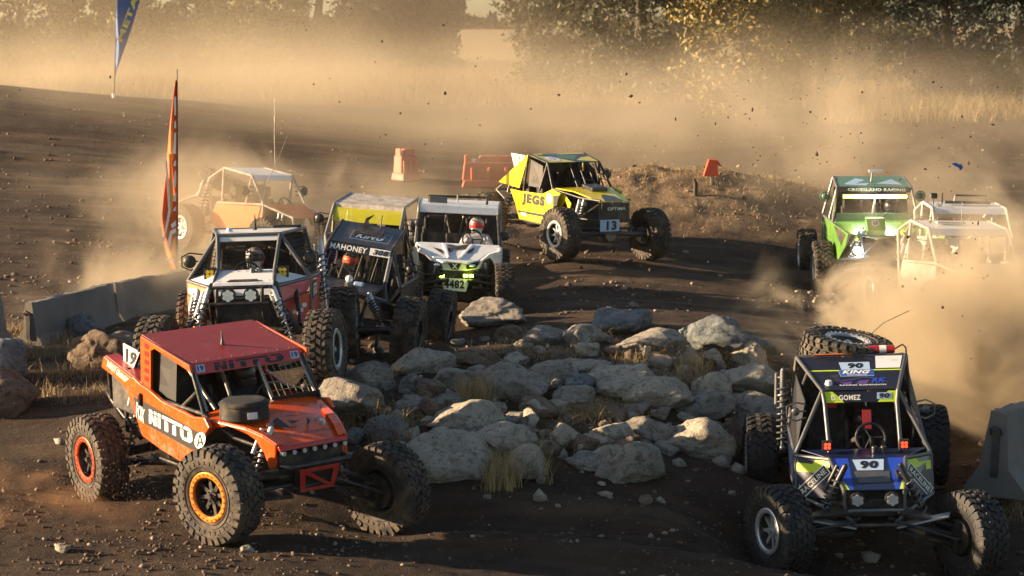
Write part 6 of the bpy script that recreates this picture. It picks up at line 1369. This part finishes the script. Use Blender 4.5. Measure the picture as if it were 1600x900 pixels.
mk = b.build('track_marker', mat('red_marker', (.75, .10, .03), .5), None, bevel=.02); mk.location = (g.x, g.y, gz(g.x, g.y) - .1); tag(mk, 'bright red track marker board above the dirt mound', 'marker')
MB().tube([(0, .06, -.2), (0, .06, .5)], .03, 6).build('stake', M['bare_tube'], mk)
g = at(1086, 308); st = MB().tube([(0, 0, -.1), (.01, 0, .28), (-.03, 0, .38)], [.05, .05, .03], 7).build('wooden_stake', BARK); st.location = g; tag(st, 'short wooden stake on the flank of the dirt mound', 'stake')

# ================================================================ feather flags
def flag(d, pole, left, right, m_, label, base_w=.02, wave=.10):
    """pole: pixels bottom to top; left / right: cloth edges as (x, y) pixel lists, same length"""
    root = empty('feather_flag', at(pole[0][0], pole[0][1], d)); tag(root, label, 'flag', 'feather flags'); o0 = Vector(root.location)
    pp = [at(x, y, d) - o0 for x, y in pole]; MB().tube(pp, [.022 - .014*i/(len(pp)-1) for i in range(len(pp))], 8).build('pole', M['black_metal'], root, 50)
    n = len(left); m = 10; vs = []; fs = []
    for i in range(n):
        a, b = at(*left[i], d) - o0, at(*right[i], d) - o0
        for j in range(m+1):
            t = j/m; p = a.lerp(b, t); p.y += wave*math.sin(t*5.2 + i*.35)*(.35 + .65*abs(t-(1 if wave > 0 else 0))); vs.append(p)
    for i in range(n-1):
        for j in range(m): q = i*(m+1)+j; fs.append((q, q+1, q+m+2, q+m+1))
    k = len(vs); cl = MB().add(vs, fs).build('cloth', m_, root, 80); s = cl.modifiers.new('t', 'SOLIDIFY'); s.thickness = .006
    return root, cl, o0
def lerp_list(L_, n):
    out = []
    for i in range(n):
        t = i/(n-1)*(len(L_)-1); k = min(int(t), len(L_)-2); f = t-k; out.append((L_[k][0]*(1-f)+L_[k+1][0]*f, L_[k][1]*(1-f)+L_[k+1][1]*f))
    return out
OCL = mat('flag_orange', (.80, .12, .02), .6, trans=0); BCL = mat('flag_blue', (.05, .13, .36), .6)
gf = at(272, 424); dF = gf.y
Lp = lerp_list([(270, 422), (262, 408), (257, 388), (254.5, 365), (254, 340), (256, 310), (258, 280), (260, 245), (264, 205), (270, 165), (275.5, 125)], 34); Rp = [(277 + (0 if y < 400 else -1.5), y) for x, y in Lp]
root, cl, o0 = flag(dF, [(276, 424), (277, 380), (277.3, 250), (277, 108)], Lp, Rp, OCL, 'tall red and orange feather flag with white stripes beside the left track', wave=.09)
def fq(pts, dy=-.10): return [at(x, y, dF) - o0 + Vector((0, dy, 0)) for x, y in pts]
b = MB()
for po in (((259.5, 250), (262.5, 250), (268, 330), (258, 378), (255.5, 376), (264, 328)), ((262, 383), (267, 360), (276, 356), (276, 362), (270, 366), (266, 390)), ((260, 404), (266, 402), (274, 406), (267, 407)), ((268, 350), (276, 344), (276, 352), (270, 356))): b.sheet(fq(po, -.085), .006)
for y, h_ in ((150, 30), (188, 12), (206, 34), (250, 9), (266, 26), (300, 14), (322, 7)): b.sheet(fq(((271.5 if y > 200 else 273.5, y+h_), (276, y+h_), (276, y), (273.5, y+2)), -.085), .006)
b.build('white_stripes', M['letter_white'], cl)
b = MB()
for po in (((265, 240), (268, 240), (272, 300), (270, 340), (266, 300)), ((268.5, 205), (270.5, 200), (272, 250), (270, 250)), ((270, 380), (275, 366), (275, 400), (268, 396))): b.sheet(fq(po, -.075), .006)
b.build('amber_stripes', mat('flag_amber', (.85, .35, .03), .6), cl)
gf = at(178, 153); dB = gf.y
Lp = lerp_list([(179, 122), (180, 90), (182, 50), (184, 0), (187, -50), (193, -95)], 26); Rp = lerp_list([(180, 118), (191, 86), (204, 48), (219, 0), (226, -50), (214, -100)], 26)
root, cl, o0 = flag(dB, [(178, 153), (179, 122), (181, 60), (184, 0), (187, -50), (196, -100), (212, -106)], Lp, Rp, BCL, 'tall blue feather flag with yellow lettering on the far dirt bank', wave=.12)
lq = [at(193, 66, dB) - o0, at(260, -110, dB) - o0, at(248, -116, dB) - o0, at(183, 62, dB) - o0]
lettering(cl, 'METALCLOAK', [p + Vector((0, -.14, 0)) for p in lq], mat('flag_yellow', (.75, .65, .10), .6), .03, 0, .0, (0, .1, 1, .9))
MB().tube([at(177, 146, dB) - o0, at(177.5, 155, dB) - o0], .05, 8).build('base_spike', M['white_sticker'], root)

# ================================================================ flying dirt, scrap, twigs
rgd = np.random.RandomState(77)
def flying(n, centers, label, smin, smax, seed):
    rg = np.random.RandomState(seed); bm = bmesh.new(); bmesh.ops.create_icosphere(bm, subdivisions=1, radius=1); v = np.array([p.co[:] for p in bm.verts]); f = np.array([[q.index for q in p.verts] for p in bm.faces]); bm.free()
    P_ = []
    for (px, py, d, sx, sy, sd, k) in centers:
        m_ = int(n*k); X = rg.normal(px, sx, m_); Y = rg.normal(py, sy, m_); D = d + rg.normal(0, sd, m_)
        P_ += [tuple(at(a, b_, dd)) for a, b_, dd in zip(X, Y, D)]
    P_ = np.array(P_); gg = ground(P_[:, 0], P_[:, 1], False); P_ = P_[P_[:, 2] > gg + .06]; n = len(P_)
    s = smin + (smax-smin)*rg.uniform(0, 1, n)**4; J = 1 + .35*rg.normal(size=(n, len(v), 1)).clip(-1.3, 1.3); A = rg.uniform(.5, 1.5, (n, 1, 3))
    W = v[None]*J*A*s[:, None, None] + P_[:, None, :]; F2 = (f[None] + (np.arange(n)*len(v))[:, None, None]).reshape(-1, 3)
    return tag(np_mesh('airborne_debris', W.reshape(-1, 3), F2, [CL[0]], smooth=False), label, kind='stuff')
flying(420, [(1300, 170, 36, 190, 90, 4, .75), (760, 150, 38, 420, 90, 5, .35), (1330, 330, 31, 160, 80, 2, .25), (1500, 480, 27, 70, 90, 1.5, .2), (1000, 470, 34, 120, 60, 4, .12)], 'dark clods flying through the air above the right-hand racers', .005, .024, 3)
flying(1500, [(170, 745, 21.5, 80, 22, .5, .5), (260, 790, 20.6, 60, 14, .4, .35), (60, 700, 22, 50, 30, .6, .3), (1180, 700, 23.5, 30, 50, .5, .06)], 'spray of dirt thrown up behind the rear wheel of the orange buggy', .003, .009, 4)
sb = MB().sheet([(-.10, 0, .05), (-.02, .01, .06), (.03, 0, .03), (.07, .02, .04), (.09, 0, -.02), (.05, .01, -.07), (.02, 0, -.02), (-.05, .01, .01)], .008).build('plastic_scrap', M['letter_blue']); sb.location = at(1496, 260, 33); tag(sb, 'torn dark blue scrap flying high over the dusty white racers', 'scrap')
tb_ = MB(); rgt = np.random.RandomState(5)
def twig(p, d, L_, r, lv):
    q = p + d*L_; tb_.tube([p, p.lerp(q, .5) + Vector(rgt.normal(0, .03*L_, 3)), q], [r, r*.8, r*.5], 5)
    if lv:
        for k in range(4): twig(p.lerp(q, .3+.2*k), (d + Vector(rgt.normal(0, .55, 3))).normalized(), L_*.5, r*.55, lv-1)
gb = at(1625, 640, 27)
for k in range(7): twig(Vector((0, 0, 0)), Vector((-.25 + rgt.normal(0, .45), rgt.normal(0, .3), 1)).normalized(), .85, .012, 2)
tb = tb_.build('dry_bush', BARK, None); tb.location = (gb.x, gb.y, gz(gb.x, gb.y)); tag(tb, 'leafless twiggy bush behind the right barrier', 'bush')
